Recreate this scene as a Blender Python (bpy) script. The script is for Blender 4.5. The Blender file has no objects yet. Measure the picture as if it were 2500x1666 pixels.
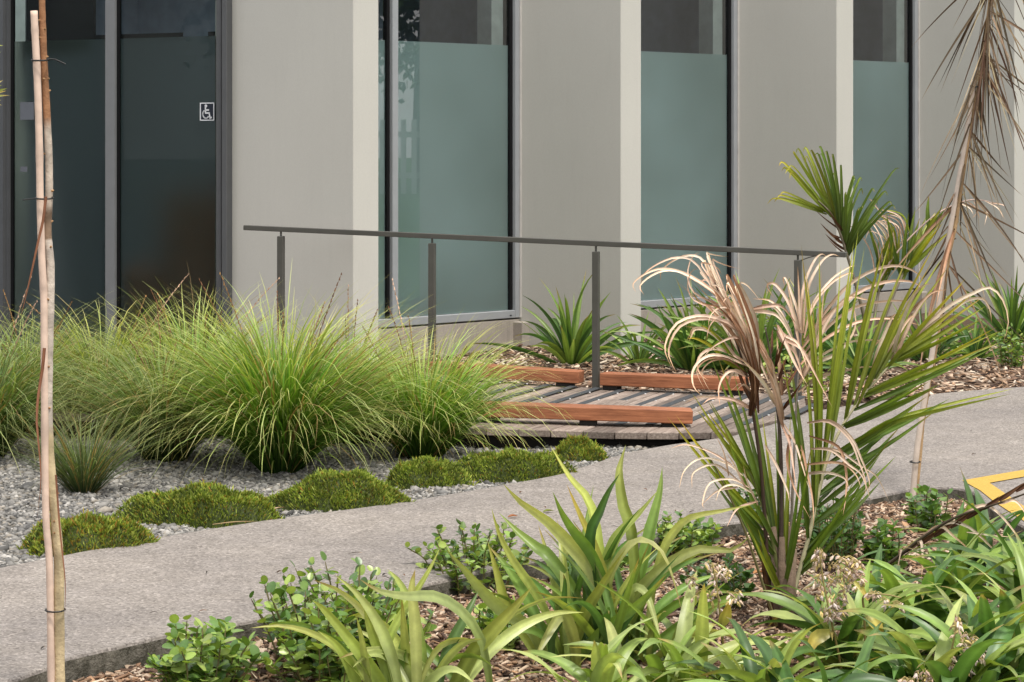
import bpy, bmesh, math, random
import numpy as np
from mathutils import Vector, Matrix
random.seed(7); rng = np.random.default_rng(7)
sc = bpy.context.scene; COL = sc.collection
R = math.radians
# ------------------------------------------------------------------ camera, sky, sun, exposure
F = 5903.0; CX = 1250.0; HOR = 356.0; CH = 1.6        # focal length (photo pixels), centre column, horizon row, eye height
cam = bpy.data.cameras.new('camera'); co = bpy.data.objects.new('camera', cam); COL.objects.link(co)
co.location = (0, 0, CH); co.rotation_euler = (R(90), 0, 0)
cam.lens = 85; cam.sensor_width = 36; cam.shift_y = -(833 - HOR) / 2500.0; cam.clip_end = 2000
sc.camera = co
SUN_AZ = (0.50, -0.80); SUN_EL = 68
w = bpy.data.worlds.new('World'); sc.world = w; w.use_nodes = True
nt = w.node_tree; bgn = nt.nodes['Background']
sky = nt.nodes.new('ShaderNodeTexSky'); sky.sky_type = 'NISHITA'; sky.sun_disc = False
sky.sun_elevation = R(SUN_EL); sky.sun_rotation = math.atan2(SUN_AZ[0], SUN_AZ[1]); sky.dust_density = 3.0; sky.air_density = 1.0; sky.ozone_density = 0.6
hz = nt.nodes.new('ShaderNodeHueSaturation'); hz.inputs['Saturation'].default_value = .55; nt.links.new(sky.outputs[0], hz.inputs['Color'])
cn = nt.nodes.new('ShaderNodeTexNoise'); cn.inputs['Scale'].default_value = 2.2; cn.inputs['Detail'].default_value = 6        # thin even cloud
cr = nt.nodes.new('ShaderNodeValToRGB'); cr.color_ramp.elements[0].position = .35; cr.color_ramp.elements[0].color = (5.0, 5.0, 5.05, 1); cr.color_ramp.elements[1].position = .7; cr.color_ramp.elements[1].color = (7.6, 7.4, 7.1, 1)
tc = nt.nodes.new('ShaderNodeTexCoord'); nt.links.new(tc.outputs['Generated'], cn.inputs['Vector']); nt.links.new(cn.outputs[0], cr.inputs[0])
cm_ = nt.nodes.new('ShaderNodeMix'); cm_.data_type = 'RGBA'; cm_.inputs[0].default_value = .75
nt.links.new(hz.outputs[0], cm_.inputs[6]); nt.links.new(cr.outputs[0], cm_.inputs[7]); nt.links.new(cm_.outputs[2], bgn.inputs[0]); bgn.inputs[1].default_value = 0.13
sl = bpy.data.lights.new('sun', 'SUN'); sl.energy = 2.0; sl.angle = R(9); sl.color = (1.0, 0.95, 0.87)
so = bpy.data.objects.new('sun', sl); COL.objects.link(so)
k_ = math.hypot(*SUN_AZ)
sd = Vector((SUN_AZ[0] / k_ * math.cos(R(SUN_EL)), SUN_AZ[1] / k_ * math.cos(R(SUN_EL)), math.sin(R(SUN_EL))))
so.rotation_euler = sd.to_track_quat('Z', 'Y').to_euler()
sc.view_settings.view_transform = 'Standard'; sc.view_settings.look = 'None'; sc.view_settings.exposure = 0.86; sc.view_settings.gamma = 1
sc.cycles.use_denoising = True
sc.cycles.max_bounces = 8; sc.cycles.transparent_max_bounces = 12; sc.cycles.sample_clamp_indirect = 6

# ------------------------------------------------------------------ helpers
def W(x, y, Z):            # a photo pixel at distance Z
    return np.array([(x - CX) / F * Z, Z, CH - (y - HOR) / F * Z])
def G(x, y, z=0.0):        # a photo pixel on the level z
    Z = F * (CH - z) / (y - HOR)
    return np.array([(x - CX) / F * Z, Z, z])
def lin(r, g, b):
    f = lambda c: (c / 255 / 12.92) if c / 255 <= 0.04045 else ((c / 255 + 0.055) / 1.055) ** 2.4
    return (f(r), f(g), f(b))
def nrm(a): return a / (np.linalg.norm(a) + 1e-9)
def mesh_np(name, verts, faces, cols=None, smooth=False):
    verts = np.asarray(verts, np.float32); me = bpy.data.meshes.new(name)
    if isinstance(faces, np.ndarray):
        n, k = faces.shape
        me.vertices.add(len(verts)); me.vertices.foreach_set('co', verts.ravel())
        me.loops.add(n * k); me.loops.foreach_set('vertex_index', faces.astype(np.int32).ravel())
        me.polygons.add(n); me.polygons.foreach_set('loop_start', np.arange(0, n * k, k, dtype=np.int32))
        me.update(calc_edges=True); me.validate()
    else:
        me.from_pydata([tuple(map(float, v)) for v in verts], [], [list(map(int, f)) for f in faces])
    if cols is not None:
        c = np.ones((len(verts), 4), np.float32); c[:, :3] = cols
        a = me.color_attributes.new('col', 'FLOAT_COLOR', 'POINT'); a.data.foreach_set('color', c.ravel())
    if smooth: me.polygons.foreach_set('use_smooth', np.ones(len(me.polygons), bool))
    me.update()
    return me
class MB:
    def __init__(s): s.v = []; s.f = []; s.c = []; s.n = 0
    def add(s, v, f, c=None):
        v = np.asarray(v, float); s.v.append(v)
        s.f += [[i + s.n for i in q] for q in f]
        if c is not None: s.c.append(np.broadcast_to(np.asarray(c, float), (len(v), 3)))
        s.n += len(v)
    def box(s, c, size, ax=None, col=None):
        c = np.asarray(c, float); h = np.asarray(size) / 2.0
        ax = np.eye(3) if ax is None else np.asarray(ax)
        v = [c + ax[0] * sx * h[0] + ax[1] * sy * h[1] + ax[2] * sz * h[2] for sz in (-1, 1) for sy in (-1, 1) for sx in (-1, 1)]
        s.add(v, [(0, 2, 3, 1), (4, 5, 7, 6), (0, 1, 5, 4), (2, 6, 7, 3), (0, 4, 6, 2), (1, 3, 7, 5)], col)
    def tube(s, pts, rad, seg=8, col=None, cap=True):
        pts = [np.asarray(p, float) for p in pts]; n = len(pts)
        rad = [rad] * n if np.isscalar(rad) else rad
        vs = []; cs = []
        for i, p in enumerate(pts):
            t = nrm(pts[min(i + 1, n - 1)] - pts[max(i - 1, 0)])
            a = nrm(np.cross(t, (0.13, 0.97, 0.21) if abs(t[1]) < .9 else (1, 0, 0))); b = np.cross(t, a)
            for k in range(seg):
                q = 2 * math.pi * k / seg; vs.append(p + rad[i] * (math.cos(q) * a + math.sin(q) * b))
                if col is not None: cs.append(col[i] if np.ndim(col) == 2 else col)
        fs = [(i * seg + k, i * seg + (k + 1) % seg, (i + 1) * seg + (k + 1) % seg, (i + 1) * seg + k) for i in range(n - 1) for k in range(seg)]
        if cap: fs += [tuple(range(seg))[::-1], tuple(range((n - 1) * seg, n * seg))]
        s.add(vs, fs, np.array(cs) if col is not None else None)
    def obj(s, name, m, parent=None, smooth=False, bevel=0.0, **kw):
        me = mesh_np(name, np.vstack(s.v), s.f, np.vstack(s.c) if s.c else None, smooth)
        if bevel:
            bm = bmesh.new(); bm.from_mesh(me)
            bmesh.ops.bevel(bm, geom=list(bm.edges), offset=bevel, segments=1, affect='EDGES', profile=0.5)
            bm.to_mesh(me); bm.free()
        return put(name, me, m, parent, **kw)
def put(name, me, m, parent=None, loc=None, **kw):
    o = bpy.data.objects.new(name, me); COL.objects.link(o)
    if m is not None:
        for q in (m if isinstance(m, (list, tuple)) else [m]):
            if me is not None and len(me.materials) < (len(m) if isinstance(m, (list, tuple)) else 1): me.materials.append(q)
    if parent is not None: o.parent = parent
    if loc is not None: o.location = loc
    for a, b in kw.items(): o[a] = b
    return o
def thing(name, label, category, loc=(0, 0, 0), group=None):
    o = bpy.data.objects.new(name, None); COL.objects.link(o); o.location = [float(q) for q in loc]; o.empty_display_size = .1
    o['label'] = label; o['category'] = category
    if group: o['group'] = group
    return o
def keep(o, root):        # part built in world coordinates under an Empty that stands elsewhere
    o.parent = root; o.matrix_parent_inverse = Matrix.Translation(root.location).inverted()
    return o

# ------------------------------------------------------------------ materials
def newmat(name):
    m = bpy.data.materials.new(name); m.use_nodes = True; t = m.node_tree; t.nodes.clear()
    out = t.nodes.new('ShaderNodeOutputMaterial'); return m, t, out
def N(t, kind, **kw):
    n = t.nodes.new(kind)
    for a, b in kw.items():
        if a in n.inputs: n.inputs[a].default_value = b
        else: setattr(n, a, b)
    return n
def ramp(t, fac, stops):
    r = t.nodes.new('ShaderNodeValToRGB'); e = r.color_ramp.elements
    while len(e) < len(stops): e.new(0.5)
    for q, (p, c) in zip(e, stops): q.position = p; q.color = (*c, 1)
    t.links.new(fac, r.inputs[0]); return r.outputs[0]
def mixc(t, fac, a, b, mode='MIX'):
    m = t.nodes.new('ShaderNodeMix'); m.data_type = 'RGBA'; m.blend_type = mode
    for s, v in ((0, fac), (6, a), (7, b)):
        if hasattr(v, 'is_output'): t.links.new(v, m.inputs[s])
        else: m.inputs[s].default_value = v if s == 0 else (*v, 1)
    return m.outputs[2]
def tex(t, scale, detail=4, rough=.6, co='Object', stretch=None, kind='ShaderNodeTexNoise'):
    c = t.nodes.new('ShaderNodeTexCoord'); n = t.nodes.new(kind); n.inputs['Scale'].default_value = scale
    if kind == 'ShaderNodeTexNoise': n.inputs['Detail'].default_value = detail; n.inputs['Roughness'].default_value = rough
    if stretch:
        mp = t.nodes.new('ShaderNodeMapping'); mp.inputs['Scale'].default_value = stretch
        t.links.new(c.outputs[co], mp.inputs[0]); t.links.new(mp.outputs[0], n.inputs['Vector'])
    else: t.links.new(c.outputs[co], n.inputs['Vector'])
    return n
def bump(t, h, strength, dist=.01):
    b = t.nodes.new('ShaderNodeBump'); b.inputs['Strength'].default_value = strength; b.inputs['Distance'].default_value = dist
    t.links.new(h, b.inputs['Height']); return b.outputs[0]
def prin(t, out, color, rough=.6, spec=.4, normal=None, metal=0.0):
    p = t.nodes.new('ShaderNodeBsdfPrincipled'); p.inputs['Roughness'].default_value = rough
    p.inputs['Specular IOR Level'].default_value = spec; p.inputs['Metallic'].default_value = metal
    if hasattr(color, 'is_output'): t.links.new(color, p.inputs['Base Color'])
    else: p.inputs['Base Color'].default_value = (*color, 1)
    if normal is not None: t.links.new(normal, p.inputs['Normal'])
    t.links.new(p.outputs[0], out.inputs[0]); return p
def m_leaf(name, rough=.45, trans=.35, spec=.35, var=.35, streak=0.0, tint=(1.25, 1.25, .55)):
    m, t, out = newmat(name)
    at = N(t, 'ShaderNodeVertexColor', layer_name='col'); oi = t.nodes.new('ShaderNodeObjectInfo')
    mr = N(t, 'ShaderNodeMapRange'); mr.inputs[3].default_value = 1 - var; mr.inputs[4].default_value = 1 + var
    t.links.new(oi.outputs['Random'], mr.inputs[0])
    n = tex(t, 35, 3); mr2 = N(t, 'ShaderNodeMapRange'); mr2.inputs[3].default_value = .72; mr2.inputs[4].default_value = 1.28
    t.links.new(n.outputs[0], mr2.inputs[0])
    mm = N(t, 'ShaderNodeMath', operation='MULTIPLY'); t.links.new(mr.outputs[0], mm.inputs[0]); t.links.new(mr2.outputs[0], mm.inputs[1])
    c = mixc(t, 1.0, at.outputs[0], mm.outputs[0], 'MULTIPLY')
    p = t.nodes.new('ShaderNodeBsdfPrincipled'); p.inputs['Roughness'].default_value = rough; p.inputs['Specular IOR Level'].default_value = spec
    t.links.new(c, p.inputs['Base Color'])
    tr = t.nodes.new('ShaderNodeBsdfTranslucent'); t.links.new(mixc(t, 1.0, c, tint, 'MULTIPLY'), tr.inputs[0])
    ms = t.nodes.new('ShaderNodeMixShader'); ms.inputs[0].default_value = trans
    t.links.new(p.outputs[0], ms.inputs[1]); t.links.new(tr.outputs[0], ms.inputs[2]); t.links.new(ms.outputs[0], out.inputs[0])
    return m
def m_attr(name, rough=.8, spec=.25, var=.5, bumpy=0.0, scale=60):     # colour attribute with one shade per loose piece
    m, t, out = newmat(name)
    at = N(t, 'ShaderNodeVertexColor', layer_name='col'); g = t.nodes.new('ShaderNodeNewGeometry')
    mr = N(t, 'ShaderNodeMapRange'); mr.inputs[3].default_value = 1 - var; mr.inputs[4].default_value = 1 + var
    t.links.new(g.outputs['Random Per Island'], mr.inputs[0])
    n = tex(t, scale, 3); mr2 = N(t, 'ShaderNodeMapRange'); mr2.inputs[3].default_value = .7; mr2.inputs[4].default_value = 1.3
    t.links.new(n.outputs[0], mr2.inputs[0])
    mm = N(t, 'ShaderNodeMath', operation='MULTIPLY'); t.links.new(mr.outputs[0], mm.inputs[0]); t.links.new(mr2.outputs[0], mm.inputs[1])
    prin(t, out, mixc(t, 1.0, at.outputs[0], mm.outputs[0], 'MULTIPLY'), rough, spec, bump(t, n.outputs[0], bumpy) if bumpy else None)
    return m
def m_flat(name, c, rough=.6, spec=.4, metal=0.0, var=.12, scale=8):
    m, t, out = newmat(name); n = tex(t, scale, 5)
    col = ramp(t, n.outputs[0], [(.3, tuple(q * (1 - var) for q in c)), (.7, tuple(q * (1 + var) for q in c))])
    prin(t, out, col, rough, spec, None, metal); return m
def m_concrete(name, c, var=.08, fine=.05, bump_s=.06, stain=0.0, vertical=False, moss=0.0, sc1=1.6):
    m, t, out = newmat(name)
    n1 = tex(t, sc1, 6, .65); n2 = tex(t, 90, 3, .7); n3 = tex(t, 5, 6, .7, stretch=(3, 3, .35) if vertical else (1, 1, 1))
    col = ramp(t, n1.outputs[0], [(.3, tuple(q * (1 - var) for q in c)), (.7, tuple(q * (1 + var) for q in c))])
    col = mixc(t, 1.0, col, ramp(t, n2.outputs[0], [(.25, (1 - fine,) * 3), (.75, (1 + fine,) * 3)]), 'MULTIPLY')
    if stain: col = mixc(t, ramp(t, n3.outputs[0], [(.5, (0, 0, 0)), (.72, (stain,) * 3)]), col, tuple(q * .55 for q in c))
    if moss: col = mixc(t, ramp(t, tex(t, 14, 6, .75).outputs[0], [(.42, (moss,) * 3), (.6, (.15,) * 3)]), col, (.035, .033, .022))
    prin(t, out, col, .85, .2, bump(t, n2.outputs[0], bump_s, .01)); return m
def m_exposed(name, c1, c2, c3):      # concrete footpath with fine exposed stones
    m, t, out = newmat(name)
    v = tex(t, 120, kind='ShaderNodeTexVoronoi'); n1 = tex(t, .9, 6, .7); n2 = tex(t, 45, 4, .7); n3 = tex(t, 6, 5, .7)
    bw = N(t, 'ShaderNodeSeparateColor'); t.links.new(v.outputs['Color'], bw.inputs[0])
    col = ramp(t, bw.outputs[0], [(.0, c3), (.35, c1), (.75, c1), (1, c2)])
    col = mixc(t, 1.0, col, ramp(t, n2.outputs[0], [(.25, (.8,) * 3), (.75, (1.15,) * 3)]), 'MULTIPLY')
    col = mixc(t, 1.0, col, ramp(t, n1.outputs[0], [(.3, (.76, .76, .78)), (.7, (1.1, 1.09, 1.07))]), 'MULTIPLY')
    col = mixc(t, 1.0, col, ramp(t, n3.outputs[0], [(.3, (.86, .85, .83)), (.65, (1.06,) * 3)]), 'MULTIPLY')
    prin(t, out, col, .85, .25, bump(t, v.outputs['Distance'], .35, .006)); return m
def m_wood(name, c1, c2, stretch, scale=6, rough=.6, spec=.3, objvar=.2, axis=None):
    m, t, out = newmat(name)
    n = tex(t, scale, 7, .7, stretch=stretch); n2 = tex(t, 2.2, 3)
    col = ramp(t, n.outputs[0], [(.3, c1), (.52, tuple((a + b) / 2 for a, b in zip(c1, c2))), (.72, c2)])
    col = mixc(t, 1.0, col, ramp(t, n2.outputs[0], [(.3, (.75,) * 3), (.7, (1.2,) * 3)]), 'MULTIPLY')
    oi = t.nodes.new('ShaderNodeObjectInfo'); mr = N(t, 'ShaderNodeMapRange'); mr.inputs[3].default_value = 1 - objvar; mr.inputs[4].default_value = 1 + objvar
    t.links.new(oi.outputs['Random'], mr.inputs[0])
    col = mixc(t, 1.0, col, mr.outputs[0], 'MULTIPLY')
    prin(t, out, col, rough, spec, bump(t, n.outputs[0], .25, .004)); return m
def m_glass(name, tint, refl=1.0):
    m, t, out = newmat(name)
    fr = N(t, 'ShaderNodeFresnel', IOR=1.52); tr = t.nodes.new('ShaderNodeBsdfTransparent'); tr.inputs[0].default_value = (*tint, 1)
    gl = N(t, 'ShaderNodeBsdfGlossy'); gl.inputs['Roughness'].default_value = 0.0
    ml = N(t, 'ShaderNodeMath', operation='MULTIPLY'); ml.inputs[1].default_value = refl; t.links.new(fr.outputs[0], ml.inputs[0])
    ms = t.nodes.new('ShaderNodeMixShader'); t.links.new(ml.outputs[0], ms.inputs[0])
    t.links.new(tr.outputs[0], ms.inputs[1]); t.links.new(gl.outputs[0], ms.inputs[2]); t.links.new(ms.outputs[0], out.inputs[0]); return m
def m_film(name, c, trans_c, tr_fac):
    m, t, out = newmat(name)
    d = t.nodes.new('ShaderNodeBsdfDiffuse'); fn = tex(t, .9, 2, .5); t.links.new(ramp(t, fn.outputs[0], [(.3, tuple(q * .80 for q in c)), (.7, tuple(min(.95, q * 1.1) for q in c))]), d.inputs[0])  # noise in the colour stands in for soft gradients of reflection and interior light
    r = t.nodes.new('ShaderNodeBsdfRefraction'); r.inputs['Color'].default_value = (*trans_c, 1); r.inputs['Roughness'].default_value = .75; r.inputs['IOR'].default_value = 1.35
    ms = t.nodes.new('ShaderNodeMixShader'); ms.inputs[0].default_value = tr_fac
    t.links.new(d.outputs[0], ms.inputs[1]); t.links.new(r.outputs[0], ms.inputs[2]); t.links.new(ms.outputs[0], out.inputs[0]); return m

M = {}
M['fin'] = m_concrete('painted_concrete', (.51, .50, .458), .03, .04, .05, .05, True, sc1=.8)
M['plinth'] = m_concrete('board_marked_concrete', (.36, .325, .285), .12, .12, .25, .5, True)
M['alu'] = m_flat('grey_aluminium', (.30, .315, .33), .4, .5, .0, .05)
M['alu_pale'] = m_flat('pale_trim', (.55, .53, .50), .5, .4)
M['notice'] = m_flat('grey_paper', (.12, .13, .15), .8)
M['dmull'] = m_flat('mid_grey_frame', (.17, .175, .18), .45, .5, .0, .06)
M['dframe'] = m_flat('charcoal_frame', (.075, .078, .082), .45, .5, .0, .08)
M['gasket'] = m_flat('black_gasket', (.006, .006, .007), .7, .2)
M['glass'] = m_glass('window_glass', (.91, .97, .96), 3.0)
M['dglass'] = m_glass('door_glass', (.66, .72, .70), .22)
M['film'] = m_film('frosted_film', (.72, .90, .87), (.80, .88, .87), .26)
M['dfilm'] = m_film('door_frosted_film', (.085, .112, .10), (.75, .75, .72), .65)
M['inwhite'] = m_flat('interior_white', (.80, .85, .82), .7)
M['indark'] = m_flat('interior_grey', (.40, .45, .55), .8)
M['inblack'] = m_flat('interior_black', (.012, .012, .012), .8)
M['sofa'] = m_flat('russet_fabric', (.30, .125, .07), .9)
M['signbg'] = m_flat('navy_vinyl', (.010, .014, .026), .4); M['signw'] = m_flat('white_vinyl', (.62, .64, .66), .5)
M['rail'] = m_flat('bronze_grey_paint', (.062, .060, .052), .42, .5, .0, .1)
M['beam'] = m_wood('red_hardwood', (.16, .052, .024), (.46, .185, .09), (.8, 14, 14), 6, .6, .25, .1)
M['board'] = m_wood('weathered_decking', (.11, .08, .065), (.37, .305, .26), (16, 1.0, 16), 5, .75, .2, .38)
M['strip'] = m_flat('dark_grip_strip', (.045, .05, .055), .7, .3, .0, .3, 40)
M['screw'] = m_flat('screw_head', (.75, .75, .75), .3, .6)
M['under'] = m_flat('dark_joist', (.02, .017, .015), .9)
M['path'] = m_exposed('exposed_concrete', (.25, .225, .205), (.38, .342, .313), (.142, .126, .114))
M['kerb'] = m_concrete('mossy_kerb', (.20, .185, .155), .25, .3, .7, .6, False, .8)
M['yellow'] = m_concrete('yellow_road_paint', (.46, .30, .065), .08, .22, .3)
M['soil'] = m_concrete('dark_mulch_soil', (.085, .055, .038), .3, .4, .6)
M['gravelbase'] = m_concrete('grey_grit', (.14, .138, .13), .2, .3, .6)
M['asph'] = m_concrete('asphalt', (.06, .06, .06), .15, .2, .3)
M['lawn'] = m_concrete('lawn', (.05, .10, .025), .3, .3, .4)
M['chip'] = m_attr('bark_chip', .85, .15, .55); M['pebble'] = m_attr('grey_pebble', .75, .3, .5, .2)
M['grass'] = m_leaf('grass_blade', .5, .35, .3, .12)
M['leaf'] = m_leaf('strap_leaf', .38, .33, .45, .22)
M['round'] = m_leaf('round_leaf', .33, .3, .5, .3)
M['dead'] = m_leaf('dead_leaf', .75, .2, .15, .15, tint=(1, .85, .7))
M['moss'] = m_leaf('cushion_leaf', .6, .3, .2, 0, tint=(1.1, 1.1, .5)); M['bark'] = m_attr('bark', .8, .2, .1, .5, 40)
M['stake'] = m_attr('bamboo', .55, .3, .05, .1, 25); M['black'] = m_flat('black_plastic', (.012, .012, .012), .5)
M['fence'] = m_flat('pale_fence_paint', (.55, .55, .52), .7)
M['seed'] = m_attr('dry_flower', .8, .15, .3)

# ------------------------------------------------------------------ ground, path, beds
def poly_sheet(name, pts, m, thick=0.0, bevel=0.0, side=None, **kw):
    bm = bmesh.new(); vs = [bm.verts.new(p) for p in pts]; f = bm.faces.new(vs)
    if f.normal.z < 0 or sum((pts[i][0] * pts[(i + 1) % len(pts)][1] - pts[(i + 1) % len(pts)][0] * pts[i][1]) for i in range(len(pts))) < 0: bmesh.ops.reverse_faces(bm, faces=[f])
    if thick:
        top_e = list(f.edges)
        r = bmesh.ops.extrude_face_region(bm, geom=[f], use_keep_orig=True)
        for v in r['geom']:
            if isinstance(v, bmesh.types.BMVert): v.co.z -= thick
        bm.normal_update()
        for q in bm.faces:
            if side is not None and abs(q.normal.z) < .5: q.material_index = 1
        if bevel:
            bmesh.ops.bevel(bm, geom=top_e, offset=bevel, segments=2, affect='EDGES', profile=.5)
        bmesh.ops.recalc_face_normals(bm, faces=bm.faces)
    bmesh.ops.triangulate(bm, faces=[q for q in bm.faces if len(q.verts) > 4])
    me = bpy.data.meshes.new(name); bm.to_mesh(me); bm.free()
    return put(name, me, [m, side] if side else m, **kw)
def crv(pts, n=6):      # Catmull-Rom through points
    pts = [np.asarray(p, float) for p in pts]; P = [2 * pts[0] - pts[1]] + pts + [2 * pts[-1] - pts[-2]]; out = []
    for i in range(1, len(P) - 2):
        for k in range(n):
            t = k / n; a, b, c, d = P[i - 1], P[i], P[i + 1], P[i + 2]
            out.append(.5 * ((2 * b) + (-a + c) * t + (2 * a - 5 * b + 4 * c - d) * t * t + (-a + 3 * b - 3 * c + d) * t ** 3))
    out.append(pts[-1]); return np.array(out)
UP = [(-160, 1418), (0, 1385), (180, 1350), (350, 1318), (660, 1268), (980, 1225), (1330, 1165), (1420, 1140), (1520, 1108), (1620, 1088), (1700, 1077), (1780, 1066)]
DK = [(1850, 1046), (1900, 1030), (1960, 1008)]
BK = [(2100, 985), (2296, 960), (2500, 944), (2800, 922), (3300, 890)]
LOW = [(-160, 1745), (17, 1665), (119, 1628), (161, 1606), (238, 1588), (340, 1565), (454, 1540), (599, 1517), (711, 1494), (850, 1466), (992, 1437), (1250, 1378), (1500, 1330), (1746, 1281), (1821, 1270), (1950, 1245), (2050, 1228), (2143, 1211), (2223, 1194), (2288, 1189), (2350, 1193), (2386, 1208), (2414, 1234), (2500, 1284), (2700, 1390), (3000, 1540)]
upw = crv([G(*p) for p in UP], 4); loww = crv([G(*p) for p in LOW], 5)
jit = rng.normal(0, .002, (len(loww), 2)); loww[:, :2] += jit
pathpts = list(upw) + [G(*p) for p in DK] + list(crv([G(*p) for p in BK], 3)) + [G(3300, 1540)] + list(loww[::-1])
poly_sheet('footpath', [tuple(p) for p in pathpts], M['path'], .2, .012, M['kerb'], kind='structure')
def flat(name, x0, x1, y0, y1, z, m):
    return put(name, mesh_np(name, [(x0, y0, z), (x1, y0, z), (x1, y1, z), (x0, y1, z)], [(0, 1, 2, 3)]), m, kind='structure')
flat('ground', -300, 300, -200, 300, -.26, M['asph'])
def fz_front(x, y): return -.075 + .02 * math.sin(x * 2.1 + y) + .015 * math.sin(3.3 * y - x * 1.7)
def grid_sheet(name, x0, x1, y0, y1, fz, m, nx=60, ny=40):
    xs = np.linspace(x0, x1, nx); ys = np.linspace(y0, y1, ny)
    v = [(x, y, fz(x, y)) for y in ys for x in xs]
    f = np.array([(j * nx + i, j * nx + i + 1, (j + 1) * nx + i + 1, (j + 1) * nx + i) for j in range(ny - 1) for i in range(nx - 1)])
    return put(name, mesh_np(name, v, f, smooth=True), m, kind='structure')
def ss(a, b, x): t = min(1, max(0, (x - a) / (b - a))); return t * t * (3 - 2 * t)
lowx = loww[:, 0]; lowy = loww[:, 1]; upx = upw[:, 0]; upy = upw[:, 1]
def path_low_y(x): return float(np.interp(x, lowx[np.argsort(lowx)], lowy[np.argsort(lowx)]))
def path_up_y(x): return float(np.interp(x, upx, upy))
def fz_grav(x, y):
    return -.028 - .05 * ss(12.3, 13.3, y) * ss(-1.6, .0, x) - .012 * math.sin(x * 3 + y * 2) ** 2 - .2 * ss(.12, -.05, y - path_up_y(x))
def fz_back(x, y): return -.02 + .012 * math.sin(2.5 * x + y) + .01 * math.sin(4 * y - x)
grid_sheet('garden_bed', -4.0, 5.0, 4.5, 12.0, lambda x, y: min(fz_front(x, y), -.05) - .17 * ss(-.12, .05, y - path_low_y(x)), M['soil'], 110, 90)
grid_sheet('gravel_bed', -5.0, 1.3, 7.9, 13.6, fz_grav, M['gravelbase'], 90, 70)
def backline(x): return 15.967 - .339 * x + .12      # rear edge of the deck / timber line
grid_sheet('rear_garden_bed', -5, 8.0, 13.6, 24, lambda x, y: fz_back(x, y) - .2 * ss(.1, -.1, y - (backline(x) if x < 1.75 else float(np.interp(x, [1.75, 2.0, 2.6, 3.4, 4.3, 8], [15.37, 15.05, 15.7, 16.15, 17.2, 19.5])))), M['soil'], 80, 80)
# yellow painted marking
ym = [(2349, 1173), (2500, 1147), (2700, 1113), (2700, 1131), (2500, 1164), (2416, 1179), (2500, 1236), (2600, 1300), (2600, 1326), (2500, 1272), (2426, 1224), (2394, 1198)]
poly_sheet('road_marking', [tuple(G(x, y, .004)) for x, y in ym], M['yellow'], kind='structure')
# loose pebbles and bark chips
def inframe(p, pad=.05):
    x = CX + F * p[0] / p[1]; y = HOR + F * (CH - p[2]) / p[1]
    return -80 < x < 2580 and 0 < y < 1740
def scatter(n, x0, x1, y0, y1, ok, fz):
    out = []; tries = 0
    while len(out) < n and tries < n * 30:
        tries += 1; x = random.uniform(x0, x1); y = random.uniform(y0, y1)
        if not ok(x, y): continue
        p = np.array([x, y, fz(x, y)])
        if inframe(p): out.append(p)
    return np.array(out)
ph = (1 + 5 ** .5) / 2
ICO = np.array([(-1, ph, 0), (1, ph, 0), (-1, -ph, 0), (1, -ph, 0), (0, -1, ph), (0, 1, ph), (0, -1, -ph), (0, 1, -ph), (ph, 0, -1), (ph, 0, 1), (-ph, 0, -1), (-ph, 0, 1)]) / 1.9
ICF = np.array([(0, 11, 5), (0, 5, 1), (0, 1, 7), (0, 7, 10), (0, 10, 11), (1, 5, 9), (5, 11, 4), (11, 10, 2), (10, 7, 6), (7, 1, 8), (3, 9, 4), (3, 4, 2), (3, 2, 6), (3, 6, 8), (3, 8, 9), (4, 9, 5), (2, 4, 11), (6, 2, 10), (8, 6, 7), (9, 8, 1)])
def rotmats(n, tilt=1.0):
    a = rng.uniform(0, 2 * np.pi, n); b = rng.normal(0, tilt, n); c = rng.normal(0, tilt, n)
    ca, sa, cb, sb, cc, s_ = np.cos(a), np.sin(a), np.cos(b), np.sin(b), np.cos(c), np.sin(c)
    Rz = np.zeros((n, 3, 3)); Rz[:, 0, 0] = ca; Rz[:, 0, 1] = -sa; Rz[:, 1, 0] = sa; Rz[:, 1, 1] = ca; Rz[:, 2, 2] = 1
    Rx = np.zeros((n, 3, 3)); Rx[:, 0, 0] = 1; Rx[:, 1, 1] = cb; Rx[:, 1, 2] = -sb; Rx[:, 2, 1] = sb; Rx[:, 2, 2] = cb
    Ry = np.zeros((n, 3, 3)); Ry[:, 1, 1] = 1; Ry[:, 0, 0] = cc; Ry[:, 0, 2] = s_; Ry[:, 2, 0] = -s_; Ry[:, 2, 2] = cc
    return Rz @ Rx @ Ry
def pieces(name, P, base, faces, size, tilt, palette, m, lift=.3, distort=.18, **kw):
    n = len(P); k = len(base)
    b = base[None] * (1 + rng.normal(0, distort, (n, k, 1))) * size[:, None, :]
    b = np.einsum('nij,nkj->nki', rotmats(n, tilt), b) + P[:, None, :]; b[:, :, 2] += (size[:, 2] * lift)[:, None]
    f = (faces[None] + (np.arange(n) * k)[:, None, None]).reshape(-1, faces.shape[1])
    pal = np.array(palette); c = pal[rng.integers(0, len(pal), n)]; c = np.repeat(c, k, axis=0)
    return put(name, mesh_np(name, b.reshape(-1, 3), f, c), m, kind='stuff', **kw)
gp = scatter(34000, -2.8, 1.0, 8.2, 13.55, lambda x, y: y > path_up_y(x) + .015, fz_grav)
gs = rng.lognormal(math.log(.0088), .36, len(gp))[:, None] * np.array([1.25, .95, .6])[None] * rng.uniform(.8, 1.2, (len(gp), 3))
pieces('gravel', gp, ICO, ICF, gs, .35, [(.178, .170, .158), (.208, .198, .182), (.142, .138, .132), (.25, .238, .22), (.21, .188, .158), (.112, .109, .105), (.29, .275, .255)], M['pebble'], label='loose grey river pebbles covering the bed along the footpath', category='gravel')
BOX = np.array([(x, y, z) for z in (-1, 1) for y in (-1, 1) for x in (-1, 1)], float)
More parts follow.
